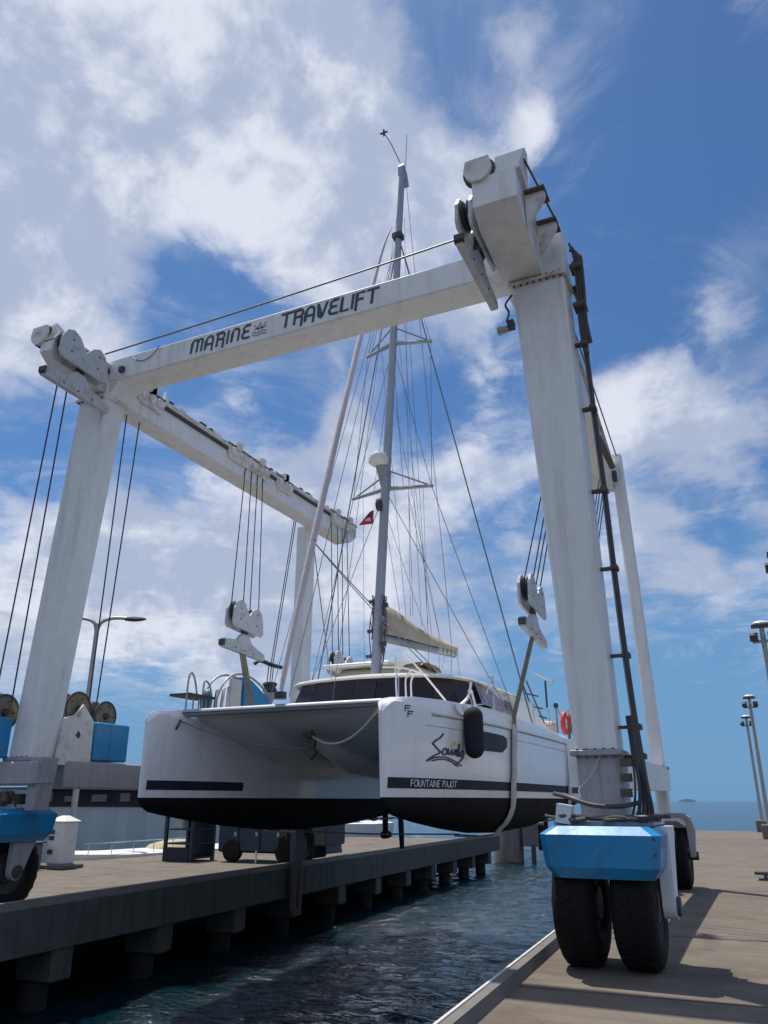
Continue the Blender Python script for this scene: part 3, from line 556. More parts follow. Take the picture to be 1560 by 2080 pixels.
# blue wheel cover, front right: faceted tub
def blue_cover(x0, x1, y0, y1, z0, z1, nm='wheel_cover'):
    c = .10; b = mbx('blue')
    def ring(i, z): return [(x0 + c + i, y0 + i, z), (x1 - c - i, y0 + i, z), (x1 - i, y0 + c + i, z), (x1 - i, y1 - i, z), (x0 + i, y1 - i, z), (x0 + i, y0 + c + i, z)]
    rs = [ring(.16, z0), ring(.05, z0 + .15), ring(0, z1 - .11), ring(.16, z1)]
    b.grid(rs, close=True); b.add(rs[0], [tuple(range(6))]); b.add(rs[3], [tuple(range(6))]); return part(TL, nm, b)
blue_cover(-3.14, -1.47, 11.95, 13.9, 1.22, 1.90)
blue_cover(-16.9, -14.5, 12.3, 13.9, 1.42, 2.08)
b = mbx('grey'); b.box((-3.0, 12.4, 1.905), (-1.6, 13.9, 1.955)); part(TL, 'axle_plate', b)
for k in range(3):
    b = mbx('darksteel'); b.lathe([(0, -.01), (.02, -.01), (.02, .01), (0, .01)], (-1.55, 11.96, 1.35 + .2 * k), 'y', 8); part(TL, 'bolt', b)
# forks
def fork(x0, x1, ya, yb, zt, r, nm='fork', m='steel'):
    b = mbx(m); b.prism([(ya - .16, zt), (ya - .17, r + .1)] + [(ya + .17 * math.cos(R(a)), r + .17 * math.sin(R(a))) for a in range(180, 361, 20)] + [(ya + .24, r + .2), (yb, zt)], 'x', x0, x1); part(TL, nm, b)
    b = mbx('darksteel'); b.lathe([(0, x0 - .04), (.13, x0 - .04), (.13, x1 + .05), (0, x1 + .05)], (0, ya, r), 'x', 16); part(TL, 'axle_hub', b, True)
fork(-1.64, -1.46, 13.0, 13.7, 1.88, .83, m='steel'); fork(-3.20, -3.12, 13.0, 13.6, 1.25, .83, m='grey')
fork(-14.86, -14.72, 13.2, 13.9, 2.1, .83, m='grey')
b = mbx('grey'); b.prism([(-3.45, 1.55), (-2.26, 1.55), (-2.24, .82), (-2.12, .82), (-2.06, 1.5), (-2.16, 1.82), (-2.31, 1.92), (-3.45, 1.92)], 'y', 24.3, 24.6); part(TL, 'fork', b)
b = mbx('whitebox'); b.prism([(-3.08, .9), (-3.02, 1.72), (-2.9, 1.80), (-2.42, 1.80), (-2.27, 1.70), (-2.27, 1.60), (-2.46, 1.72), (-2.88, 1.72), (-2.96, 1.66), (-3.0, .9)], 'y', 23.95, 24.25); part(TL, 'mudguard', b)
b = mbx('darksteel'); b.lathe([(0, -.55), (.11, -.55), (.11, .55), (0, .55)], (-2.62, 24.7, .83), 'x', 12); part(TL, 'axle', b, True)
b = mbx('grey'); b.box((-3.5, 23.9, 1.3), (-3.3, 25.0, 1.95)); part(TL, 'fork', b)
# small fittings on the front right bogie
b = mbx('whitebox'); b.cbox((-2.82, 12.35, 2.06), (.22, .2, .26), rot=Matrix.Rotation(.15, 3, 'Y')); part(TL, 'white_box', b)
random.seed(11)
for k in range(6):
    x = -2.9 + .25 * k; pts = [(x + random.uniform(-.25, .35), 12.35 + random.uniform(-.12, .15), 1.97 + random.uniform(0, .07)) for _ in range(6)]
    part(TL, 'hose', tubeo(spline(pts, 4), random.uniform(.014, .028), random.choice(['rust', 'darksteel', 'darksteel']), 6))
for k in range(8):
    b = mbx('rust'); b.cbox((-2.75 + .17 * k, 12.5 + random.uniform(-.1, .1), 2.0), (.14, .12, .05 + .07 * random.random()), rot=Matrix.Rotation(random.uniform(-.5, .5), 3, 'Z')); part(TL, 'hose_fitting', b)
part(TL, 'hose', tubeo(spline([(-3.25, 13.6, 2.35), (-2.9, 12.9, 2.30), (-2.5, 12.75, 2.18), (-2.1, 12.8, 2.16), (-1.8, 12.9, 2.22)], 6), .035, 'darksteel', 8), True)
part(TL, 'lanyard', tubeo(spline([(-2.35, 12.99, 2.9), (-2.5, 12.9, 2.6), (-2.68, 12.85, 2.42), (-2.66, 12.8, 2.3), (-2.6, 12.8, 2.15)], 5), .008, 'rope', 5))
# winch units on the left lower beam
def drum(x0, x1, y, z, r=.42):
    b = mbx('brake'); b.lathe([(0, x0), (r - .02, x0), (r, x0 + .015), (r, x0 + .035), (.16, x0 + .05), (.20, x0 + .06), (.20, x1 - .06), (.16, x1 - .05), (r, x1 - .035), (r, x1 - .015), (r - .02, x1), (0, x1)], (0, y, z), 'x', 28)
    d = part(TL, 'winch_drum', b, 30)
    for k in range(9):
        c = mbx('cable'); xx = x0 + .07 + k * (x1 - x0 - .14) / 8; c.lathe([(.21, xx - .016), (.235, xx), (.21, xx + .016)], (0, y, z), 'x', 20); part(d, 'rope_coil', c, True)
    for e in (x0, x1):
        c = mbx('darksteel'); c.lathe([(r - .035, e - .012), (r + .012, e - .012), (r + .012, e + .012), (r - .035, e + .012)], (0, y, z), 'x', 28); part(d, 'drum_rim', c, True)
    c = mbx('darksteel'); c.lathe([(0, x1), (.09, x1), (.07, x1 + .08), (0, x1 + .08)], (0, y, z), 'x', 12); part(d, 'hub', c, True)
    for k in range(5):
        c = mbx('rust'); a = k * 1.257; c.lathe([(0, x1), (.025, x1), (.025, x1 + .02), (0, x1 + .02)], (0, y + .26 * math.cos(a), z + .26 * math.sin(a)), 'x', 8); part(d, 'bolt', c)
drum(-15.15, -14.66, 14.25, 4.28, .40)
drum(-15.1, -14.72, 15.22, 4.20, .36)
b = mbx('steel2'); b.prism([(13.62, 3.0), (13.70, 4.02), (14.02, 4.12), (14.25, 4.38), (14.62, 4.02), (14.66, 3.0)], 'x', -14.55, -14.48); pl_ = part(TL, 'winch_side_plate', b)
b = mbx('darksteel'); b.prism([(14.1, 3.66), (14.17, 3.78), (14.25, 3.68), (14.2, 3.6)], 'x', -14.485, -14.47); part(pl_, 'slot', b)
b = mbx('blue'); b.bbox((-15.2, 14.70, 3.13), (-14.46, 15.85, 4.02), .03); cv_ = part(TL, 'winch_cover', b)
b = mbx('blue'); b.box((-14.462, 15.2, 3.16), (-14.452, 15.215, 4.0)); part(cv_, 'seam', b)
b = mbx('steel'); b.box((-15.2, 13.8, 3.11), (-14.56, 14.66, 3.98)); part(TL, 'winch_base', b)
drum(-16.6, -15.55, 12.7, 4.12, .40)
drum(-15.45, -15.32, 12.75, 4.1, .39)
b = mbx('blue'); b.bbox((-16.9, 12.1, 3.12), (-15.22, 12.95, 3.98), .03); part(TL, 'winch_cover', b)
# hydraulic hardware between front beam and blue cover (left)
random.seed(21)
for k in range(9):
    b = mbx(random.choice(['darksteel', 'rust', 'grey'])); b.cbox((-16.4 + .22 * k, 12.9 + random.uniform(-.1, .2), 2.25 + random.uniform(-.1, .12)), (.16, .2, .16 + .16 * random.random())); part(TL, 'valve', b)
for k in range(5):
    x = -16.3 + .35 * k; part(TL, 'hose', tubeo(spline([(x, 12.8, 2.15), (x + .1, 12.7, 2.4), (x + .25, 12.7, 2.38), (x + .32, 12.8, 2.12)], 5), .022, 'darksteel', 6))
b = mbx('whitebox'); b.box((-16.2, 13.35, 2.1), (-15.4, 13.8, 2.48)); part(TL, 'cabinet', b)
# engine house on left lower beam
b = mbx('blue'); y0, y1 = 20.55, 22.0
b.prism([(y0, 4.1), (y1 + .15, 4.1), (y1 + .15, 5.1), (y1 - .1, 5.35), (y0 + .4, 5.78), (y0, 5.85)], 'x', -14.85, -14.35); en = part(TL, 'engine_cover', b)
b = mbx('darksteel'); b.box((-14.36, y1 - .5, 4.9), (-14.33, y1 - .2, 5.0)); part(en, 'handle', b)
fr = mbx('galv'); 
def hoop(x): return [(x, 19.15, 4.3), (x, 19.1, 4.7), (x, 19.25, 5.2), (x, 19.6, 5.65), (x, 20.1, 5.88), (x, 20.7, 5.9), (x, 21.3, 5.75), (x, 22.0, 5.42)]
for x in (-14.35, -14.85): fr.tube(spline(hoop(x), 4), .035, 8)
part(TL, 'engine_frame', fr, True)
b = mbx('whitebox'); b.box((-14.5, 19.95, 4.3), (-14.42, 20.5, 5.75)); part(TL, 'engine_panel', b)
b = mbx('teal'); b.sphere((-14.7, 19.15, 4.95), (.2, .16, .38)); part(TL, 'air_filter', b, True)
random.seed(31)
for k in range(12):
    y = 19.3 + .1 * k; part(TL, 'engine_pipe', tubeo(spline([(-14.5, y, 4.3), (-14.45, y + random.uniform(-.1, .1), 4.8), (-14.45, y + random.uniform(-.05, .15), 5.3 + .03 * k)], 4), .022, random.choice(['galv', 'darksteel', 'whitebox']), 6))
for k in range(4):
    part(TL, 'rope_coil', tubeo([(-14.2 + .05 * math.sin(a), 19.4 + .35 * k + .22 * math.cos(a), 4.55 + .17 * math.sin(a + k)) for a in [i * .5 for i in range(14)]], .03, 'rope', 6))
b = mbx('grey'); b.box((-15.0, 17.6, 3.11), (-14.2, 22.6, 4.1)); part(TL, 'engine_deck', b)
b = mbx('darksteel'); b.box((-14.9, 17.75, 4.98), (-14.2, 18.9, 5.05)); part(TL, 'seat_platform', b)
for ya in (17.75, 18.45):
    part(TL, 'grab_rail', tubeo(spline([(-14.3, ya, 4.1), (-14.3, ya, 4.6), (-14.3, ya + .02, 5.35), (-14.3, ya + .12, 5.62 - (.15 if ya > 18 else 0)), (-14.3, ya + .3, 5.45 - (.1 if ya > 18 else 0)), (-14.3, ya + .45, 5.02)], 4), .028, 'galv', 6), True)
for y in (18.05, 18.3, 18.62, 18.85): part(TL, 'ladder_bar', tubeo([(-14.3, y, 4.1), (-14.3, y, 5.0)], .022, 'galv', 6))
part(TL, 'ladder_bar', tubeo([(-14.3, 17.75, 4.55), (-14.3, 18.95, 4.5)], .022, 'galv', 6))
# falls from winches up to the top beam
for a, c in (((-15.5, 12.6, 4.4), (-14.3, 11.9, 12.1)), ((-15.2, 12.8, 4.3), (-14.3, 12.2, 12.1)), ((-14.75, 14.65, 4.4), (-14.3, 14.25, 12.0)), ((-14.7, 14.85, 4.4), (-14.3, 14.75, 12.0))):
    part(TL, 'winch_rope', tubeo([a, c], .018, 'cable', 6))
part(TL, 'winch_rope', tubeo([(-2.62, 14.5, 12.85), (-3.12, 25.25, 13.15)], .02, 'cable', 6))
b = mbx('rust'); b.cbox((-3.02, 22.0, 11.92), (.16, 2.4, .10)); part(TL, 'drive_shaft', b)
b = mbx('rust'); b.cbox((-3.2, 24.9, 12.3), (.12, .25, .3)); part(TL, 'bracket', b)

# hoist blocks ---------------------------------------------------------
def hoist_block(loc, label, falls, tilt=0.0, m='steel3'):
    o = root('hoist_block', loc, 0, label, 'pulley block', 'pulley blocks with spreader bars hanging from the hoist'); X, Y, Z = loc
    def RT(y, z): c, s_ = math.cos(tilt), math.sin(tilt); return (Y + y * c - z * s_, Z + y * s_ + z * c)
    bar = mbx(m); bar.prism([RT(*p) for p in [(-1.05, .06), (-1.02, .20), (-.35, .30), (-.15, .52), (.15, .52), (.35, .30), (1.02, .16), (1.07, .06), (1.02, -.04), (-1.0, -.04)]], 'x', X - .07, X + .07); sb = part(o, 'spreader_bar', bar)
    for y in (-.45, 0, .45):
        bb = mbx('darksteel'); yy, zz = RT(y, .05); bb.lathe([(0, -.085), (.022, -.085), (.022, .085), (0, .085)], (X, yy, zz), 'x', 8); part(sb, 'pin', bb)
    edge = mbx('darksteel'); edge.prism([RT(*p) for p in [(-1.07, .04), (-1.07, .16), (-1.0, .18), (-1.0, -.02)]], 'x', X - .09, X + .09); part(sb, 'bar_end', edge)
    sh = [(-.72, .62), (-.80, .75), (-.78, 1.15), (-.66, 1.38), (-.48, 1.46), (-.28, 1.38), (-.02, 1.08), (.18, 1.32), (.38, 1.42), (.56, 1.32), (.68, 1.10), (.76, .70), (.66, .60)]
    for dx in (-.16, .10):
        p_ = mbx(m); p_.prism([RT(*p) for p in sh], 'x', X + dx, X + dx + .06); part(o, 'side_plate', p_)
    for y in (-.46, .38):
        s_ = mbx('darksteel'); yy, zz = RT(y, 1.08); s_.lathe([(0, -.07), (.24, -.07), (.30, -.05), (.22, 0), (.30, .05), (.24, .07), (0, .07)], (X, yy, zz), 'x', 20); part(o, 'sheave', s_, True)
        for dz in (-.2, .12):
            q = mbx('rust'); yy, zz = RT(y, 1.08 + dz); q.lathe([(0, -.18), (.022, -.18), (.022, .175), (0, .175)], (X, yy, zz), 'x', 8); part(o, 'pin', q)
    k = mbx('darksteel'); k.prism([RT(*p) for p in [(-.09, .46), (.09, .46), (.09, .7), (-.09, .7)]], 'x', X - .05, X + .05); part(o, 'swivel', k)
    for (yo, top) in falls:
        yy, zz = RT(yo, 1.12); part(o, 'fall_rope', tubeo([(X + random.uniform(-.04, .04), yy, zz), top], .017, 'cable', 6))
    return o
hoist_block((-13.45, 19.05, 6.30), 'large grey pulley block with spreader bar hanging behind the left bow of the catamaran', [(-.72, (-13.95, 19.3, 12.4)), (-.2, (-13.95, 19.65, 12.4)), (.14, (-13.95, 20.0, 12.4)), (.64, (-13.95, 20.3, 12.4))], -.06)
hoist_block((-4.78, 19.0, 6.05), 'grey pulley block with spreader bar hanging between mast and front right leg', [(-.72, (-3.5, 18.6, 12.3)), (-.2, (-3.5, 18.95, 12.3)), (.14, (-3.5, 19.3, 12.3)), (.64, (-3.5, 19.6, 12.3))], -.10)
hoist_block((-13.3, 24.9, 5.75), 'far pulley block hanging just above the cabin roof left of the mast', [(-.72, (-13.9, 25.0, 12.3)), (-.2, (-13.9, 25.5, 12.3)), (.14, (-13.9, 25.9, 12.3)), (.64, (-13.9, 26.3, 12.3))], -.04)
hoist_block((-4.85, 24.9, 5.7), 'pulley block behind the front right leg carrying the aft sling', [(-.72, (-3.5, 24.1, 12.3)), (-.2, (-3.5, 24.4, 12.3)), (.14, (-3.5, 24.8, 12.3)), (.64, (-3.5, 25.1, 12.3))], -.04)
hoist_block((-13.78, 12.02, 11.42), 'empty pulley block and spreader bar pulled up under the top left corner of the hoist', [], -.03)
hoist_block((-3.62, 11.95, 11.50), 'empty pulley block and spreader bar pulled up at the top right corner of the hoist', [], -.05)

# auxiliary hook near the far left leg
o = root('auxiliary_hook', (-15.35, 23.6, 5.3), 0, 'dark small hook block with crossbar hanging beside the far left leg', 'hook block')
b = mbx('darksteel'); b.tube(spline([(-15.7, 23.0, 6.72), (-15.6, 23.2, 6.85), (-15.4, 23.6, 6.75), (-15.2, 24.0, 6.70), (-15.1, 24.15, 6.72)], 4), .07, 8); part(o, 'crossbar', b, True)
b = mbx('darksteel'); b.lathe([(0, -.16), (.22, -.16), (.26, -.1), (.2, 0), (.26, .1), (.22, .16), (0, .16)], (-15.35, 23.5, 5.95), 'z', 16); part(o, 'sheave', b, True)
b = mbx('galv'); b.lathe([(.20, 0), (.18, -.2), (.09, -.35), (.07, -.6), (0, -.62)], (-15.35, 23.5, 5.75), 'z', 12); part(o, 'swivel', b, True)
for dy in (-.12, .05, .18): part(o, 'rope', tubeo([(-15.4, 23.5 + dy, 6.1), (-15.35, 23.5 + dy, 6.75)], .02, 'cable', 6))
for dy in (0, .12): part(o, 'rope', tubeo([(-15.35, 23.5 + dy, 6.75), (-14.7, 23.6 + dy, 12.1)], .018, 'cable', 6))

# ================================================================== CATAMARAN
XC = -9.13
CB = root('catamaran', (XC, 20, 1.5), 0, 'white sailing catamaran with black underbody hanging in slings over the water', 'catamaran')
SY = [13.50, 13.58, 13.8, 14.3, 15.2, 16.5, 18.0, 20.0, 22.5, 25.0, 27.4]
OD = [.02, .10, .22, .40, .60, .77, .88, .95, .97, .95, .90]    # half beam outboard at deck
OW = [.015, .05, .11, .24, .42, .60, .74, .82, .84, .80, .70]    # at waterline
BZ = [2.26, 2.14, 2.02, 1.94, 1.82, 1.68, 1.56, 1.50, 1.56, 1.76, 2.08]
def deckz(y): return interp(y, [13.5, 13.58, 13.7, 13.9, 14.3, 15.5, 18, 22, 25, 27.4], [3.82, 3.93, 4.02, 4.08, 4.13, 4.17, 4.18, 4.14, 4.06, 3.7])
def halfw(y, z):
    d, wl, bz = interp(y, SY, OD), interp(y, SY, OW), interp(y, SY, BZ)
    if z >= 2.30: t = min(1, (z - 2.30) / (4.0 - 2.30)); return lerp(wl, d, t ** .8)
    t = max(0, (z - bz) / (2.30 - bz)); return wl * math.sqrt(max(0, 1 - (1 - t) ** 2.2))
def hp_(s, side, y, z, off=0.0):   # s: which hull; side: +1 faces +x
    xh = XC + s * 2.77; w_ = halfw(y, z)
    if side != s: w_ = min(w_, .62 + .0 * z) * .93    # inboard faces flatter
    return (xh + side * (w_ + off), y, z)
ysf = []
for i in range(len(SY) - 1):
    for k in range(5): ysf.append(lerp(SY[i], SY[i + 1], k / 5))
ysf.append(SY[-1])
for s in (1, -1):
    b = MB(); zs = [4.0, 3.9, 3.7, 3.3, 2.9, 2.6, 2.45, 2.301]
    topr = []
    for side in (-1, 1):
        rows = []
        for y in ysf:
            dz = deckz(y); zz = [min(z, dz - .03) if z > 3.6 else z for z in zs]
            rw = [Vector(hp_(s, side, y, z)) for z in zz]
            w0 = abs(rw[0].x - (XC + s * 2.77)); r0 = Vector((XC + s * 2.77 + side * max(0, w0 - .05), y, dz)); r1 = Vector((XC + s * 2.77, y, dz + .02))
            rows.append([r1, r0] + rw)
        b.grid(rows, 'gel')
        rows = []
        for y in ysf:
            bz = interp(y, SY, BZ); rows.append([hp_(s, side, y, lerp(2.301, bz, t)) for t in (0, .12, .3, .5, .7, .86, .95, 1)])
        b.grid(rows, 'anti')
    for i_ in range(len(zs) - 1): b.add([hp_(s, -1, 13.5, min(zs[i_], 3.79)), hp_(s, 1, 13.5, min(zs[i_], 3.79)), hp_(s, 1, 13.5, min(zs[i_ + 1], 3.79)), hp_(s, -1, 13.5, min(zs[i_ + 1], 3.79))], [(0, 1, 2, 3)], 'gel')
    b.add([hp_(s, -1, 13.5, 2.301), hp_(s, 1, 13.5, 2.301), (XC + s * 2.77, 13.5, 2.26)], [(0, 1, 2)], 'anti')
    # transom
    y = 27.4; ring = [hp_(s, -1, y, z) for z in zs] + [hp_(s, 1, y, z) for z in reversed(zs)]; b.add(ring, [tuple(range(len(ring)))], 'gel')
    y = 27.4; ring = [hp_(s, -1, y, 2.301), (XC + s * 2.77, y, 2.08), hp_(s, 1, y, 2.301)]; b.add(ring, [(0, 1, 2)], 'anti')
    bm_obj = part(CB, 'hull', b, 30)
    # stripe bands, rub line
    for side in (-1, 1):
        y1 = 26.8 if side == s else 16.4
        st = mbx('stripe'); yy = [13.62 + (y1 - 13.62) * i / 40 for i in range(41)]
        st.grid([[hp_(s, side, y, z, .008) for z in (2.645, 2.55, 2.455)] for y in yy]); so = part(bm_obj, 'stripe', st, 30)
        if side == s and s == 1: STRIPE = so
    ru = mbx('gel2'); ru.tube([hp_(s, s, y, 3.86, .005) for y in [14.8 + .3 * i for i in range(40)]], .028, 6); part(bm_obj, 'rub_rail', ru, True)
    ru = mbx('grey'); ru.tube([hp_(s, s, y, 3.82, .006) for y in [14.8 + .3 * i for i in range(40)]], .011, 5); part(bm_obj, 'rub_rail_grey_line', ru, True)  # thin grey line just below the rub rail
    ru = mbx('grey'); ru.tube([hp_(s, s, y, 3.62, .002) for y in [14.6 + .3 * i for i in range(40)]], .006, 5); part(bm_obj, 'moulding_line', ru, True)
    # hull window
    wi = mbx('hullglass'); rows = []
    for i in range(15):
        y = 16.35 + 2.25 * i / 14; zt = interp(y, [16.35, 16.6, 18.4, 18.6], [3.62, 3.68, 3.66, 3.58]); zb = interp(y, [16.35, 16.6, 18.3, 18.6], [3.36, 3.26, 3.28, 3.42]); rows.append([hp_(s, s, y, lerp(zb, zt, t), .010) for t in (0, .5, 1)])
    wi.grid(rows, 'hullglass'); part(bm_obj, 'hull_window', wi, True)
# keel + rudders + saildrives under the starboard (left) and port hulls
def foil(x, ya, yb, zt, zb, t, rake=.1):
    b = mbx('anti'); 
    def ring(z, k): c = (ya + yb) / 2; h = (yb - ya) / 2 * k; o_ = rake * (zt - z); return [(x, c - h + o_, z), (x + t / 2, c - h * .4 + o_, z), (x + t / 2, c + h * .3 + o_, z), (x, c + h + o_, z), (x - t / 2, c + h * .3 + o_, z), (x - t / 2, c - h * .4 + o_, z)]
    rs = [ring(zt, 1), ring(lerp(zt, zb, .6), .93), ring(zb, .75)]; b.grid(rs, close=True); b.add(rs[-1], [tuple(range(6))]); return b
for s in (1, -1):
    part(CB, 'rudder', foil(XC + s * 2.5, 26.0, 26.5, 2.1, .72, .10), 30)
b = foil(XC - 2.5, 24.9, 25.2, 2.0, 1.3, .16, 0); b.lathe([(0, -.2), (.12, -.15), (.12, .2), (.06, .4), (0, .45)], (XC - 2.5, 25.05, 1.2), 'y', 12); part(CB, 'saildrive', b, 30)
# bridge deck
b = mbx('gel')
prof = [(14.62, 4.05), (14.66, 3.96), (14.9, 3.86), (15.4, 3.70), (16.0, 3.52), (16.8, 3.34), (17.8, 3.16), (19.0, 3.03), (20, 2.98), (26.6, 2.98), (26.6, 4.12), (14.7, 4.12)]
b.prism(prof, 'x', XC - 2.3, XC + 2.3); part(CB, 'bridge_deck', b, 35)
b = mbx('gel'); rows = []
for y, wd, zb in ((15.6, .06, 3.62), (16.4, .30, 3.20), (17.6, .42, 2.86), (19.5, .46, 2.76), (22, .46, 2.76), (25, .3, 2.9)):
    rows.append([(XC + wd * x, y, zb + .30 * abs(x) ** 3) for x in (-1.3, -.8, 0, .8, 1.3)])
b.grid(rows); part(CB, 'nacelle', b, True)
b = mbx('stripe'); b.box((XC + 1.35, 18.6, 2.94), (XC + 1.75, 19.3, 2.985)); part(CB, 'escape_hatch', b)
# foredeck crossbeam, trampoline
b = mbx('alu'); b.tube([(XC - 2.70, 14.35, 4.06), (XC + 2.70, 14.35, 4.06)], .085, 14); part(CB, 'forward_crossbeam', b, True)
b = mbx('darksteel'); b.tube([(XC - 2.6, 14.262, 4.06), (XC + 2.6, 14.262, 4.06)], .014, 6); part(CB, 'beam_groove', b)
b = mbx('gel2'); b.prism([(14.45, 4.0), (14.7, 3.93), (14.7, 4.02)], 'x', XC - 2.25, XC + 2.25); part(CB, 'trampoline_edge', b)
for s in (-1, 1):
    for (dx, dz) in ((0, 0), (-.12 * s, -.1), (.1 * s, -.06)):
        part(CB, 'shackle', tubeo(spline([(XC + s * 2.55 + dx, 14.2, 4.0 + dz), (XC + s * 2.5 + dx, 14.1, 3.88 + dz), (XC + s * 2.62 + dx, 14.15, 3.80 + dz)], 4), .025, 'rust', 6))
# cabin
def outline(e=0.0, z=0): 
    half = [(0, 17.75), (.6, 17.80), (1.3, 17.95), (1.95, 18.25), (2.35, 18.7), (2.58, 19.4), (2.65, 20.4), (2.66, 22.3), (2.60, 24.4)]
    pts = []
    for i, (x, y) in enumerate(half): pts.append((x + e * (x / 2.65), y - e * (1 - min(1, (y - 17.7) / 3))))
    return [(XC - x, y) for x, y in reversed(pts)] + [(XC + x, y) for x, y in pts[1:]]
def loop(e, z): return [(x, y, z) for x, y in outline(e)]
b = mbx('gel2'); b.grid([loop(.30, 4.10), loop(.22, 4.42), loop(.12, 4.50)]); part(CB, 'cabin_base', b, 35)
wl_, wt_ = loop(.10, 4.50), loop(-.16, 5.13)
b = mbx('glass'); 
for i in range(3, len(wl_) - 1 - 3 + 1):
    b = mbx('glass'); a0, a1, t0, t1 = [Vector(v) for v in (wl_[i - 1], wl_[i], wt_[i - 1], wt_[i])]
    g = .012; b.add([a0.lerp(a1, g), a1.lerp(a0, g), t1.lerp(t0, g), t0.lerp(t1, g)], [(0, 1, 2, 3)]); part(CB, 'window_pane', b)
for sl in (slice(0, 3), slice(-3, None)):
    b = mbx('gel2'); b.grid([wl_[sl], wt_[sl]]); part(CB, 'aft_side', b)
b = mbx('lilacpane'); xw = XC + 2.70
b.add([(xw + .06, 19.6, 4.55), (xw + .09, 21.6, 4.55), (xw - .02, 21.7, 4.84), (xw - .12, 20.9, 5.06), (xw - .13, 19.6, 5.09)], [(0, 1, 2, 3, 4)]); part(CB, 'side_window_pane', b)
b = mbx('glass'); b.add([(xw + .10, 21.75, 4.56), (xw + .10, 22.4, 4.56), (xw - .02, 22.4, 4.88), (xw - .02, 21.75, 4.90)], [(0, 1, 2, 3)]); part(CB, 'aft_window', b)
b = mbx('gel2'); r0, r1, r2, r3 = loop(-.12, 5.12), loop(-.02, 5.15), loop(-.05, 5.20), loop(-.6, 5.30)
b.grid([r0, r1, r2, r3]); b.add(r3, [tuple(range(len(r3)))]); b.add(r0, [tuple(range(len(r0)))]); part(CB, 'roof', b, 30)
b = mbx('gel2'); b.add([(XC - 2.75, 24.4, 4.1), (XC + 2.75, 24.4, 4.1), (XC + 2.6, 24.4, 5.1), (XC - 2.6, 24.4, 5.1)], [(0, 1, 2, 3)]); part(CB, 'cabin_aft_wall', b)
for sx_ in (2.45, -2.85):
    b = mbx('gel2'); b.prism([(22.4, 4.1), (22.4, 5.1), (24.0, 5.05), (25.2, 4.62), (27.0, 4.35), (27.3, 4.0), (27.3, 3.7)], 'x', XC + sx_, XC + sx_ + .4); part(CB, 'cockpit_side', b, 20)
# flybridge and bimini
b = mbx('canvas'); b.bbox((-11.2, 20.7, 5.25), (-8.6, 22.6, 5.86), .08); part(CB, 'helm_enclosure', b)
b = mbx('gel2'); b.bbox((-11.5, 20.35, 5.90), (-9.35, 22.3, 6.0), .03); part(CB, 'bimini', b)
b = mbx('canvas2'); rows = []
for i in range(15):
    t = i / 14; x = -10.4 + 1.9 * t; hh = .16 + .10 * math.sin(math.pi * min(1, t * 1.4)) + .02 * math.sin(17 * t)
    rows.append([(x, 20.75 + 1.6 * u, 5.86 + hh * math.sin(math.pi * u) ** .5 + .015 * math.sin(11 * u + 5 * t)) for u in [0, .1, .3, .5, .7, .9, 1]])
b.grid(rows); part(CB, 'folded_cover', b, True)
for x, y in ((-11.3, 20.5), (-9.2, 20.5), (-11.3, 22.7), (-9.2, 22.7)): part(CB, 'bimini_post', tubeo([(x, y, 5.25), (x, y, 6.1)], .03, 'gel2', 8))
# mast
mp = [(XC, 19.05, 5.25), (XC, 19.6, 10.2), (XC, 20.35, 16.9), (XC, 21.15, 24.0)]
MBM = mbx('alu'); MBM.tube(mp, [.19, .18, .165, .15], 16, sx=.68); mast = part(CB, 'mast', MBM, True)
b = mbx('alu'); b.prism([(21.0, 23.95), (21.0, 24.35), (21.15, 24.55), (21.45, 24.3), (21.62, 23.85), (21.5, 23.78), (21.3, 23.9)], 'x', XC - .09, XC + .09); part(mast, 'masthead', b)
part(mast, 'wind_vane', tubeo([(XC, 21.0, 24.5), (XC - .1, 20.4, 24.9), (XC - .25, 20.1, 25.2)], .018, 'wire', 6))
b = mbx('darksteel'); b.cbox((XC - .25, 20.1, 25.2), (.3, .05, .04)); b.cbox((XC - .25, 20.1, 25.2), (.05, .06, .3)); part(mast, 'wind_cups', b)
part(mast, 'antenna', tubeo([(XC + .08, 21.3, 24.4), (XC + .1, 21.45, 26.2)], .012, 'wire', 5))
def mpt(z): return Vector((XC, interp(z, [5.25, 10.2, 16.9, 24.0], [19.05, 19.6, 20.35, 21.15]), z))
SPT = {}
for zz, ln in ((10.95, 1.30), (16.3, 1.15)):
    for s in (1, -1):
        tip = mpt(zz) + Vector((s * ln, .45, .05)); SPT[(zz, s)] = tip
        b = mbx('alu'); b.tube([mpt(zz), tip], [.075, .05], 8); sp = part(mast, 'spreader', b, True)
        part(sp, 'strut', tubeo([mpt(zz + .62) + Vector((0, -.1, 0)) if s > 0 or zz > 12 else mpt(zz + .5), tip], .028, 'alu', 6))
        b = mbx('alu'); b.sphere(tip, (.06, .06, .06), n=8); part(sp, 'tip', b, True)
b = mbx('gel2'); c0 = mpt(11.75) + Vector((-.08, -.42, 0))
b.lathe([(0, -.12), (.22, -.12), (.30, -.04), (.30, .10), (.24, .2), (0, .24)], c0, 'z', 20); part(mast, 'radar_dome', b, True)
b = mbx('alu'); b.prism([(c0.y + .05, 11.62), (c0.y + .5, 11.0), (c0.y + .55, 11.6)], 'x', c0.x - .12, c0.x + .18); part(mast, 'radar_bracket', b)
b = mbx('darksteel'); b.sphere(mpt(10.35) + Vector((-.05, -.28, 0)), (.12, .12, .22), n=8); part(mast, 'deck_light', b, True)
for zz in (20.9, 21.0): 
    b = mbx('darksteel'); b.cbox(mpt(zz) + Vector((0, -.05, 0)), (.34, .3, .12)); part(mast, 'band', b)
random.seed(41)
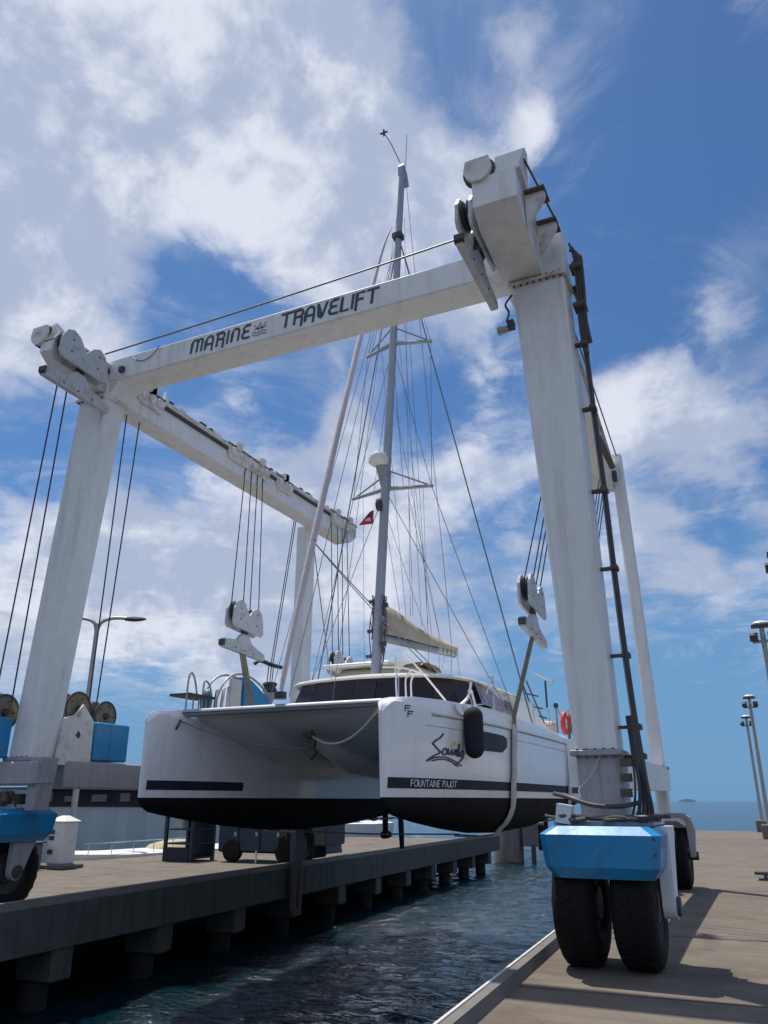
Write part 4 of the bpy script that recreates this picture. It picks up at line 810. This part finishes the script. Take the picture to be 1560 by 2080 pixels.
for k in range(14):   # halyards and winches round the mast foot
    z0 = 5.4 + .12 * k; s = random.choice((-1, 1)); part(mast, 'halyard', tubeo(spline([mpt(7.6) + Vector((s * .14, random.uniform(-.2, .2), 0)), mpt(6.6) + Vector((s * .17 + random.uniform(-.03, .03), random.uniform(-.22, .2), 0)), mpt(z0) + Vector((s * .16, random.uniform(-.2, .2), 0))], 4), .014, random.choice(['darksteel', 'rope', 'wire']), 5))
for zz, s in ((6.2, 1), (6.6, -1), (7.3, 1), (7.45, -1), (5.9, -1)):
    b = mbx('darksteel'); b.lathe([(0, 0), (.07, 0), (.05, .08), (.07, .14), (0, .15)], mpt(zz) + Vector((s * .13 - (.15 if s < 0 else 0), -.05, 0)), 'x', 12); part(mast, 'mast_winch', b, True)
# forestay with furled sail
fs = [(XC + .02, 14.35, 4.25), (XC, 14.75, 5.6), (XC, 16.2, 10.1), (XC, 17.75, 14.7), (XC, 19.4, 19.3), (XC, 20.25, 21.0)]
fp = spline(fs, 6); n_ = len(fp); part(CB, 'furled_headsail', tubeo(fp, [interp(i / n_, [0, .05, .1, .3, .6, .85, .93, 1], [.025, .04, .06, .085, .075, .04, .02, .012]) for i in range(n_)], 'sail', 10), True)
b = mbx('darksteel'); b.lathe([(0, -.05), (.13, -.05), (.13, .1), (0, .1)], (XC, 14.4, 4.3), 'z', 14); part(CB, 'furling_drum', b, True)
b = mbx('darksteel'); b.sphere((XC, 16.2 - 0.65, 8.1), (.09, .09, .09), n=8); part(CB, 'sail_clew', b)
clew = Vector((XC, 15.55, 8.1))
for e in ((XC + 2.4, 21.5, 4.3), (XC - 2.4, 21.5, 4.3), (XC + .5, 24, 5.4)): part(CB, 'sheet', tubeo(sag(clew, e, .15), .014, 'wire', 5))
def wire(a, b_, r=.011, m='wire', d=0.0, nm='stay'): part(CB, nm, tubeo(sag(a, b_, d) if d else [a, b_], r, m, 5))
for s in (1, -1):
    chain = Vector((XC + s * 3.5, 21.6, 4.2))
    wire(mpt(21.0), chain, .021)                       # cap shroud
    wire(mpt(21.0), SPT[(16.3, s)], .009); wire(SPT[(16.3, s)], SPT[(10.95, s)], .009); wire(SPT[(10.95, s)], (XC + s * 3.3, 20.8, 4.2), .010)
    wire(mpt(16.2), SPT[(10.95, s)], .009); wire(mpt(10.9), (XC + s * 3.3, 20.4, 4.2), .010); wire(mpt(16.1), (XC + s * .5, 19.9, 10.9), .008)
    wire(SPT[(16.3, s)] * .45 + mpt(16.3) * .55, (XC + s * .35, 22.0, 7.3), .007, nm='lazy_jack'); wire((XC + s * .45, 20.4, 10.9), (XC + s * .2, 23.4, 7.1), .007, nm='lazy_jack'); wire((XC + s * .45, 20.4, 10.9), (XC + s * .2, 21.2, 7.4), .007, nm='lazy_jack')
    wire((XC + s * 1.0, 20.2, 11.0), (XC + s * 1.0, 20.4, 5.3), .006, nm='flag_halyard')
wire(mpt(23.9), (XC, 14.2, 4.3) if False else (XC - .15, 16.9, 4.2), .008); wire(mpt(21.2), (XC - 2.4, 17.5, 4.3), .010); wire(mpt(20.8), (XC + .15, 14.5, 4.3), .010)
wire(mpt(24.0) + Vector((0, .4, 0)), (XC, 25.0, 7.2), .010, nm='topping_lift')
for k in range(4): wire(mpt(22 - k * 2.7) + Vector((.1, .2, 0)), (XC + .2 - .1 * k, 21 + 1.1 * k, 7.35 - .1 * k), .0065, nm='lazy_jack')
# boom and sail cover
b = mbx('alu'); b.tube([(XC, 19.25, 6.45), (XC, 25.25, 6.92)], .13, 12, sx=.8); boom = part(CB, 'boom', b, True)
rows = []
for i in range(25):
    t = i / 24; y = 19.3 + 5.75 * t; zb = 6.52 + .45 * t; h = interp(t, [0, .06, .15, .4, .7, .9, 1], [.55, .86, .84, .56, .34, .24, .20]); w_ = .20 + .05 * math.sin(9 * t)
    wob = .02 * math.sin(23 * t); rows.append([(XC - w_ * .8, y, zb), (XC - w_ - wob, y, zb + h * .45), (XC - w_ * .5, y, zb + h * .9), (XC, y, zb + h + wob), (XC + w_ * .5, y, zb + h * .9), (XC + w_ + wob, y, zb + h * .45), (XC + w_ * .8, y, zb)])
b = mbx('canvas'); b.grid(rows); b.add(rows[0], [tuple(range(7))]); b.add(rows[-1], [tuple(range(7))]); part(boom, 'sail_cover', b, True)
for k in range(5):
    b = mbx('whitebox'); y = 23.6 + .38 * k; b.cbox((XC, y, 6.86 + .03 * k), (.34, .07, .3)); part(boom, 'boom_fitting', b)
for dx in (-.15, .1, .3): part(CB, 'mainsheet', tubeo([(XC + dx, 24.7, 6.85), (XC + dx * 2, 24.2, 5.25)], .014, 'rope', 5))
part(CB, 'mainsheet', tubeo([(XC + .3, 23.0, 6.8), (XC + .25, 23.2, 5.3)], .012, 'rope', 5))
# deck hardware: pulpit, rails, bags
def rail(pts, r=.022, m='gel2', nm='guard_rail'): part(CB, nm, tubeo(spline(pts, 5), r, m, 6), True)
zt = 4.15; xp = XC + 2.9
for y0, y1 in ((15.3, 15.3), (15.8, 15.8), (16.1, 16.1)): rail([(xp - .6, y0, zt), (xp - .62, y0, zt + .55), (xp - .5, y0 + .02, zt + .75)])
rail([(xp - .9, 15.2, zt + .75), (xp - .55, 15.5, zt + .76), (xp - .35, 16.4, zt + .72)])
rail([(xp - .6, 15.7, zt + 1.1), (xp - .4, 16.4, zt + .7), (xp - .1, 17.4, zt)]); rail([(xp - .3, 17.6, zt), (xp - .0, 18.0, zt + .35), (xp + .05, 18.2, zt + .75)], .035)
rail([(xp, 18.8, zt), (xp - .05, 18.5, zt + .6)], .03); rail([(xp + .35, 19.0, zt), (xp + .35, 19.0, zt + .85), (xp + .3, 19.05, zt + .98), (xp + .1, 19.2, zt + .6)], .022, 'chrome', 'stanchion')
for y in (20.4, 22.2, 24.0): rail([(xp + .5, y, zt), (xp + .5, y, zt + .66)], .013, 'chrome', 'stanchion')
wire((xp + .5, 19.0, zt + .64), (xp + .5, 24.0, zt + .64), .005, 'wire', nm='lifeline')
for s in (-1, 1):
    for y in (14.6, 15.6): rail([(XC + s * 2.2, y, 4.15), (XC + s * 2.2, y, 4.75)], .012, 'chrome', 'stanchion') if s > 0 and y > 15 else None
for k in range(5): part(CB, 'mooring_rope', tubeo([(xp + .12 * math.cos(a) + .1 * k - .2, 16.6 + .25 * math.sin(a) + .25 * k, zt + .03 + .02 * math.sin(3 * a)) for a in [i * .6 for i in range(12)]], .022, 'rope', 5))
for k in range(2): part(CB, 'mooring_rope', tubeo(spline([hp_(1, 1, 15.6 + .7 * k, 4.12, .03), hp_(1, 1, 15.7 + .7 * k, 3.98, .035), hp_(1, 1, 15.95 + .7 * k, 3.93, .035), hp_(1, 1, 16.0 + .7 * k, 4.1, .03)], 5), .02, 'rope', 6))
# decals on port bow
def decal(pls, wid, y0, z0, sy, sz, m, nm='lettering', off=.010):
    mb = mbx(m)
    for i, pl in enumerate(pls): stroke(mb, pl, wid, lambda u, v, i=i: hp_(1, 1, y0 + u * sy, z0 + v * sz, off + .0012 * i), m)
    part(CB, nm, mb)
def dense(p, n=5): return [q[:2] for q in [tuple(v) for v in spline([(a, b_, 0) for a, b_ in p], n)]]
S1 = [dense([(.36, 1.05), (.28, .88), (.20, .80), (.11, .66)], 4) + dense([(.12, .64), (.22, .50), (.30, .36), (.20, .26), (.08, .14), (.0, .02)], 4),
      dense([(.0, .02), (.18, .16), (.45, .20), (.72, .10), (.95, -.06)], 6), dense([(.12, .04), (.35, .12), (.6, .08), (.85, -.10)], 6), dense([(.76, -.06), (.9, .10), (1.0, .26)], 4),
      dense([(.42, .52), (.36, .42), (.38, .31), (.46, .30), (.50, .42), (.44, .53)], 4), dense([(.52, .52), (.54, .33), (.60, .36), (.63, .50), (.64, .34), (.70, .36), (.73, .52)], 4),
      dense([(.77, .52), (.77, .32), (.80, .30)], 4), dense([(.84, .72), (.83, .32), (.87, .30)], 4), dense([(.95, .50), (.90, .40), (.91, .30), (.97, .30), (1.0, .42), (.95, .51)], 4)]
decal(S1, .052, 14.72, 2.95, 1.42, .52, 'letter', 'boat_name')
decal([[(.62, .68), (.70, .78)], [(.70, .66), (.73, .84)], [(.76, .66), (.84, .80)], [(.6, .6), (.68, .64)]], .025, 14.72, 2.95, 1.42, .52, 'yellow', 'sun_mark')
decal([[(0, .48), (0, 1), (.62, 1)], [(0, .76), (.5, .76)], [(.35, 0), (.35, .5), (.97, .5)], [(.35, .27), (.82, .27)]], .11, 13.98, 3.74, .22, .20, 'letter', 'bow_logo')
x = 14.25; tx = 'FOUNTAINE PAJOT'.replace('A', 'a').replace('E', 'e').replace('F', 'f')
for ch in tx:
    if ch != ' ':
        mb = mbx('lettern')
        for i, pl in enumerate(GL[ch]): stroke(mb, pl, .15, lambda u, v, i=i: hp_(1, 1, x + u * .155, 2.493 + v * .115, .012 + .001 * i), 'lettern')
        o = link_mesh('letter', mb, ORG[STRIPE.parent.name], False); o.parent = STRIPE.parent
    x += (GW[ch] + .18) * .155
# anchor + bridle
b = mbx('rust'); b.prism([(-9.02, 3.62), (-8.86, 3.62), (-8.80, 3.45), (-8.84, 3.28), (-8.78, 3.20), (-8.92, 3.06), (-9.06, 3.2), (-8.99, 3.3), (-9.0, 3.45)], 'y', 15.34, 15.44); b.cbox((-8.94, 15.3, 3.58), (.2, .14, .10)); part(CB, 'anchor', b)
part(CB, 'anchor_chain', tubeo([(-8.94, 15.4, 3.6), (-8.96, 15.5, 3.8)], .03, 'rust', 6))
part(CB, 'bridle_line', tubeo(sag((XC - 2.5, 14.2, 3.92), (-9.0, 15.3, 3.30), .16), .014, 'wire', 6), True)
part(CB, 'bridle_line', tubeo(sag((-8.85, 15.3, 3.55), (XC + 2.35, 14.25, 3.92), .36), .024, 'rope', 6), True)
# stern clutter
b = mbx('wfend'); b.tube([(-6.9, 26.6, 4.55), (-6.3, 27.0, 4.5)], .24, 12); part(CB, 'liferaft', b, True)
for p0, p1 in (((-6.9, 26.0, 6.0), (-6.4, 26.6, 4.3)), ((-7.1, 26.2, 6.0), (-6.7, 26.8, 4.3)), ((-7.0, 26, 5.6), (-6.6, 26.3, 5.5)), ((-6.9, 26.2, 5.2), (-6.5, 26.4, 5.1)), ((-6.75, 26.3, 4.9), (-6.4, 26.5, 4.8))):
    part(CB, 'stern_arch', tubeo([p0, p1], .025, 'darksteel', 6))
part(CB, 'antenna_pole', tubeo([(-6.5, 27, 5.2), (-6.5, 27, 6.1)], .035, 'darksteel', 8)); b = mbx('gel2'); b.cbox((-6.55, 27, 6.2), (.7, .3, .05), rot=Matrix.Rotation(.5, 3, 'Y')); part(CB, 'solar_panel', b)
part(CB, 'stern_pole', tubeo([(-6.2, 27, 4.3), (-6.2, 27, 5.25)], .035, 'galv', 8)); wire((-6.2, 27, 5.2), (-5.7, 27.3, 4.2), .012)
b = mbx('darksteel'); b.sphere((-6.2, 27, 5.25), (.09, .09, .1), n=8); part(CB, 'stern_lamp', b)

# slings ---------------------------------------------------------------
def sling(y, xl, zl, xr, zr, lab):
    o = root('lifting_sling', (XC, y, 1.4), 0, lab, 'sling', 'lifting slings under the catamaran')
    bz = interp(y, SY, BZ) - .03; h = .16
    def strip(pts, m, nm, t=.02):
        b = mbx(m); rows = []; n = len(pts)
        for i, p in enumerate(pts):
            a = Vector(pts[max(i - 1, 0)]); c = Vector(pts[min(i + 1, n - 1)]); d = (c - a).normalized(); nr = Vector((-d.z, 0, d.x)); p = Vector(p); wv = h * (1 + .08 * math.sin(i * 1.7))
            rows.append([p + Vector((0, -wv, 0)), p + nr * t + Vector((0, -wv * .9, 0)), p + nr * t + Vector((0, wv * .9, 0)), p + Vector((0, wv, 0)), p - nr * t * .5])
        b.grid(rows, close=True); part(o, nm, b, True)
    for s, xt, zt_ in ((1, xr, zr), (-1, xl, zl)):
        xh = XC + s * 2.77; side = halfw(y, 4.0) + .04
        strip([(xt, y, zt_), (lerp(xt, xh + s * side, .5), y, (zt_ + 4.15) / 2), (xh + s * side, y, 4.15), (xh + s * side, y, 3.9)], 'strap', 'strap')
        low = [(xh + s * (halfw(y, z) + .05), y + .03 * math.sin(z * 9), z) for z in (3.95, 3.6, 3.2, 2.9, 2.6, 2.3, 2.1, 1.9, 1.75, 1.65)] + [(xh + s * .35, y, bz - .01), (xh, y, bz - .04), (xh - s * .6, y, bz - .02)]
        strip(low, 'wrap', 'sleeve', .035)
    strip([(XC + 2.2, y, bz), (XC, y, bz - .03), (XC - 2.2, y, bz)], 'strap', 'strap')
sling(19.0, -13.42, 6.28, -4.82, 6.05, 'forward grey lifting sling wrapped in white sleeve under the hulls beside the hull window')
sling(24.9, -13.28, 5.7, -4.88, 5.65, 'aft lifting sling under the sterns behind the front right leg')

# fenders, buoy, flag ----------------------------------------------------
def capsule(name, c, r, L_, m, lab, cat, grp=None):
    o = root(name, (c[0], c[1], c[2] - L_ / 2), 0, lab, cat, grp)
    b = mbx(m); n = 8; prof = [(r * math.sin(math.pi / 2 * i / n), -L_ / 2 + r * (1 - math.cos(math.pi / 2 * i / n))) for i in range(n + 1)] + [(r * math.cos(math.pi / 2 * i / n), L_ / 2 - r + r * math.sin(math.pi / 2 * i / n)) for i in range(n + 1)]
    b.lathe(prof, c, 'z', 20); part(o, 'body', b, True)
    part(o, 'cord', tubeo([(c[0], c[1], c[2] + L_ / 2 - .02), (c[0] - .1, c[1], c[2] + L_ / 2 + .35)], .012, 'rope', 5)); return o
fx = hp_(1, 1, 16.2, 3.5, .21)
f1 = capsule('fender', (fx[0], 16.15, 3.58), .20, 1.05, 'fend', 'black cloth-covered fender hanging on the bow beside the hull window', 'fender')
capsule('fender', (-5.22, 26.0, 3.75), .18, .85, 'wfend', 'cream fender hanging at the stern beside the front right leg', 'fender')
o = root('life_ring', (-5.75, 26.6, 4.2), 0, 'red horseshoe lifebuoy on the stern rail next to the front right leg', 'lifebuoy')
b = mbx('red'); b.tube([(-5.80 + .06 * math.sin(a), 26.6 + .24 * math.sin(a), 4.62 + .32 * math.cos(a)) for a in [R(200 + 320 * i / 20) for i in range(21)]], .085, 10); part(o, 'ring', b, True)
b = mbx('whitebox'); b.cbox((-5.75, 26.58, 4.95), (.1, .2, .2)); part(o, 'band', b)
o = root('courtesy_flag', (-10.35, 20.2, 10.2), 0, 'small red flag with dark centre flying below the lower spreader', 'flag')
def fl(pts, m, nm, off=0):
    b = mbx(m); b.prism([(x, z) for x, z in pts], 'y', 20.1 + off, 20.108 + off); part(o, nm, b)
fl([(-10.22, 10.10), (-9.73, 10.08), (-9.72, 10.52), (-9.85, 10.48)], 'flag', 'field'); fl([(-10.02, 10.2), (-9.80, 10.18), (-9.86, 10.34)], 'flagw', 'panel', -.008); fl([(-9.98, 10.30), (-9.82, 10.30), (-9.78, 10.5)], 'flagb', 'panel', -.016)

# ================================================================== LEFT PIER THINGS
# utility pillar
def pier_l(x, y): # pixel-free helper: local pier coordinates to world
    c, s = math.cos(PQ), math.sin(PQ); return (-13.6 + x * c - y * s, 11.93 + x * s + y * c)
PX, PY = -23.2, 22.6
o = root('power_pillar', (PX, PY, 0), 0, 'white dockside service pillar with a capped roof on the left pier', 'service pillar')
b = mbx('whitebox'); b.bbox((PX - .36, PY - .3, .15), (PX + .36, PY + .35, 1.55), .03); bd = part(o, 'body', b)
b = mbx('whitebox'); b.hexa([(PX - .42, PY - .36, 1.55), (PX + .42, PY - .36, 1.55), (PX + .42, PY + .41, 1.55), (PX - .42, PY + .41, 1.55), (PX - .12, PY - .05, 1.74), (PX + .12, PY - .05, 1.74), (PX + .12, PY + .1, 1.74), (PX - .12, PY + .1, 1.74)]); part(o, 'cap', b)
for z in (1.2, 1.0, .55): b = mbx('darksteel'); b.box((PX - .3, PY - .33, z - .07), (PX - .08, PY - .3, z + .07)); part(bd, 'socket', b)
b = mbx('kerb'); b.bbox((PX - .6, PY - .5, 0), (PX + .6, PY + .6, .15), .03); part(o, 'plinth', b)
o = root('utility_crate', (-23.7, 21.4, 0), 0, 'grey weathered crate beside the white service pillar behind the left front wheel', 'crate')
b = mbx('kerb'); b.bbox((-24.1, 21.0, 0), (-23.3, 21.9, .85), .04); part(o, 'box', b); b = mbx('rust'); b.box((-24.15, 20.95, .85), (-23.25, 21.95, .90)); part(o, 'lid', b)
# white moored dinghy-like boat beyond the pier edge
o = root('moored_motorboat', (-26.5, 30.5, -.8), 0, 'low white motorboat with rails and tan tarpaulin moored behind the left pier', 'boat')
b = mbx('gel2'); rows = []
for y, w_, zt_ in ((25.2, .15, .25), (26.2, .9, .20), (28, 1.35, .12), (31, 1.5, .08), (35, 1.45, .05), (36.5, 1.3, .05)):
    rows.append([(-26.3 + w_ * x, y, z) for x, z in ((-1, zt_), (-.85, -1.0), (-.4, -1.7), (.4, -1.7), (.85, -1.0), (1, zt_), (.85, zt_ + .06), (0, zt_ + .12), (-.85, zt_ + .06))])
b.grid(rows, close=True); b.add(rows[-1], [tuple(range(9))]); part(o, 'hull', b, 40)
b = mbx('tarp'); b.sphere((-26.0, 32.6, .18), (1.1, 2.0, .35)); part(o, 'tarpaulin', b, True)
for k in range(7):
    y = 26 + k * 1.3; part(o, 'rail_post', tubeo([(-25.2, y, .15), (-25.2, y, .62)], .02, 'chrome', 5))
part(o, 'rail', tubeo([(-25.3, 25.8, .6), (-25.2, 30, .62), (-25.1, 34, .62)], .02, 'chrome', 5))
for k in range(3): part(o, 'awning_pole', tubeo([(-25.6 + .3 * k, 32.5, .2), (-25.2 + .35 * k, 34.8, 1.9)], .035, 'whitebox', 6))
b = mbx('whitebox'); b.box((-25.3, 34.5, 1.9), (-24.2, 35.6, 1.96)); part(o, 'awning', b)
# moored white boat seen past the hulls
o = root('moored_sailboat', (-31, 52, -1.5), 0, 'white moored boat with deck gear glimpsed below the hulls beyond the left pier', 'boat')
b = mbx('gel2'); rows = []
for y, w_, zt_ in ((45, .1, 1.0), (46.5, .9, .9), (49, 1.5, .8), (54, 1.7, .7), (58, 1.4, .7)):
    rows.append([(-27.6 + w_ * x, y, z) for x, z in ((-1, zt_), (-.8, -1.2), (-.3, -2), (.3, -2), (.8, -1.2), (1, zt_), (0, zt_ + .15))])
b.grid(rows, close=True); b.add(rows[-1], [tuple(range(7))]); part(o, 'hull', b, 40)
b = mbx('gel2'); b.bbox((-28.3, 50, .8), (-26.9, 54, 1.5), .12); part(o, 'cabin', b)
b = mbx('glass'); b.box((-26.92, 50.4, 1.05), (-26.88, 53.6, 1.3)); part(o, 'window', b)
for k in range(6): part(o, 'stanchion', tubeo([(-26.3, 48 + 1.6 * k, .8), (-26.3, 48 + 1.6 * k, 1.5)], .025, 'chrome', 5))
# dark rack and truck under the boat
o = root('steel_rack', (-21.5, 28.0, 0), 0, 'dark blue open steel cabinet with shelves standing under the left bow', 'steel rack')
X0, X1, Y0, Y1 = -22.2, -20.8, 26.9, 28.4
for x in (X0, X1 - .12):
    for y in (Y0, Y1 - .12): b = mbx('navy'); b.box((x, y, 0), (x + .12, y + .12, 1.72)); part(o, 'post', b)
for z in (.10, .62, 1.15, 1.66): b = mbx('navy'); b.box((X0 + .003, Y0 + .003, z), (X1 - .003, Y1 - .003, z + .06)); part(o, 'shelf', b)
b = mbx('navyd'); b.box((X0 + .12, Y1 - .05, .1), (X1 - .12, Y1 - .02, 1.7)); part(o, 'back_panel', b)
b = mbx('navyd'); b.box((X0 + .02, Y0 - .02, .003), (X1 - .15, Y0 + .1, .52)); part(o, 'lower_panel', b)
b = mbx('whitebox'); b.box((X0 + .3, Y0 + .3, 1.21), (X0 + .65, Y0 + .6, 1.5)); part(o, 'box', b)
o = root('service_truck', (-17.6, 28.5, 0), 0, 'dark boxy service truck parked on the left pier under the catamaran', 'truck')
b = mbx('navyd'); b.bbox((-20.1, 27.6, .35), (-17.1, 29.4, 1.62), .06); part(o, 'body', b)
for k in range(3):
    b = mbx('navy'); b.box((-20.0 + .98 * k, 27.57, .45), (-19.12 + .98 * k, 27.6, 1.5)); d = part(o, 'side_door', b)
    b = mbx('galv'); b.box((-19.3 + .98 * k, 27.54, .95), (-19.2 + .98 * k, 27.57, 1.1)); part(d, 'handle', b)
b = mbx('navyd'); b.prism([(-17.1, .35), (-17.1, 1.6), (-16.5, 1.55), (-16.1, 1.0), (-15.6, .95), (-15.5, .35)], 'y', 27.6, 29.4); part(o, 'cab', b)
b = mbx('darksteel'); b.bbox((-16.3, 27.0, .70), (-14.9, 28.5, 1.45), .05); part(o, 'toolbox', b)
for x in (-19.4, -17.0, -15.7): b = mbx('rubber'); b.lathe([(.0, 0), (.28, 0), (.40, .03), (.42, .1), (.42, .2), (.40, .27), (0, .3)], (x, 27.5, .42), 'y', 20); part(o, 'wheel', b, True)
b = mbx('whitebox'); b.box((-18.2, 27.42, 0.02), (-18.15, 27.47, .45)); part(o, 'jack_stand', b)

# ================================================================== LAMPS
def place_lamp_left():
    X, Y = -30.6, 30.3; o = root('street_lamp', (X, Y, -.5), 0, 'double-armed grey street lamp standing behind the left legs of the hoist', 'street lamp')
    b = mbx('galv'); b.tube([(X, Y, -1.7), (X, Y, 10.9)], [.16, .11], 10); part(o, 'pole', b, True)
    for s in (-1, 1):
        d = Vector((math.cos(R(25)), math.sin(R(25)), 0)) * s; P = Vector((X, Y, 10.4))
        part(o, 'arm', tubeo(spline([P, P + d * .18 + Vector((0, 0, .55)), P + d * .75 + Vector((0, 0, .78)), P + d * 1.5 + Vector((0, 0, .78))], 6), .09, 'galv', 8), True)
        b = mbx('lampdark'); c = P + d * 1.95 + Vector((0, 0, .74)); rows = []
        for t, w_, h_ in ((-.55, .10, .08), (-.3, .18, .12), (0, .22, .14), (.35, .16, .10), (.55, .04, .04)):
            q = c + d * t; nn_ = Vector((-d.y, d.x, 0)); rows.append([q + nn_ * w_ * math.cos(a) + Vector((0, 0, h_ * math.sin(a))) for a in [i * math.pi / 4 for i in range(8)]])
        b.grid(rows, close=True); part(o, 'lamp_head', b, True)
place_lamp_left()
def quay_light(X, Y, H_, lab):
    o = root('light_pole', (X, Y, 0), 0, lab, 'light pole', 'light poles along the right pier')
    b = mbx('galv'); b.tube([(X, Y, .5), (X, Y, H_ - .2)], [.13, .09], 10); part(o, 'pole', b, True)
    b = mbx('kerb'); b.bbox((X - .45, Y - .45, 0), (X + .45, Y + .45, .85), .05); part(o, 'base', b)
    b = mbx('galv'); b.cbox((X, Y, H_ - .75), (.8, .12, .1)); part(o, 'crossarm', b)
    for s in (-1, 1):
        b = mbx('lampdark'); b.cbox((X + s * .33, Y - .1, H_ - .58), (.30, .3, .26), rot=Matrix.Rotation(.5, 3, 'X')); part(o, 'floodlight', b)
    b = mbx('lampdark'); b.cbox((X, Y, H_ - .15), (.75, .4, .09)); part(o, 'lamp_head', b)
    b = mbx('gel2'); b.sphere((X, Y, H_ - .04), (.32, .25, .10)); part(o, 'cap', b, True)
quay_light(-1.05, 70.6, 8.6, 'smallest and farthest light pole at the end of the right pier')
quay_light(-.50, 58, 8.75, 'second farthest slim light pole on the right pier')
quay_light(.55, 34, 8.85, 'nearer light pole at the right edge with head just below the clouds')
quay_light(1.28, 26, 9.5, 'nearest light pole at the right edge, only its head tip in view')
o = root('mooring_cleat', (-.55, 28.2, 0), 0, 'small dark cleat on the right pier deck near the right edge', 'cleat')
b = mbx('darksteel'); b.box((-.75, 28.1, 0), (-.2, 28.35, .06)); b.tube([(-.85, 28.2, .2), (-.1, 28.2, .2)], .05, 8); b.box((-.6, 28.13, .05), (-.5, 28.28, .2)); b.box((-.4, 28.13, .05), (-.3, 28.28, .2)); part(o, 'body', b)
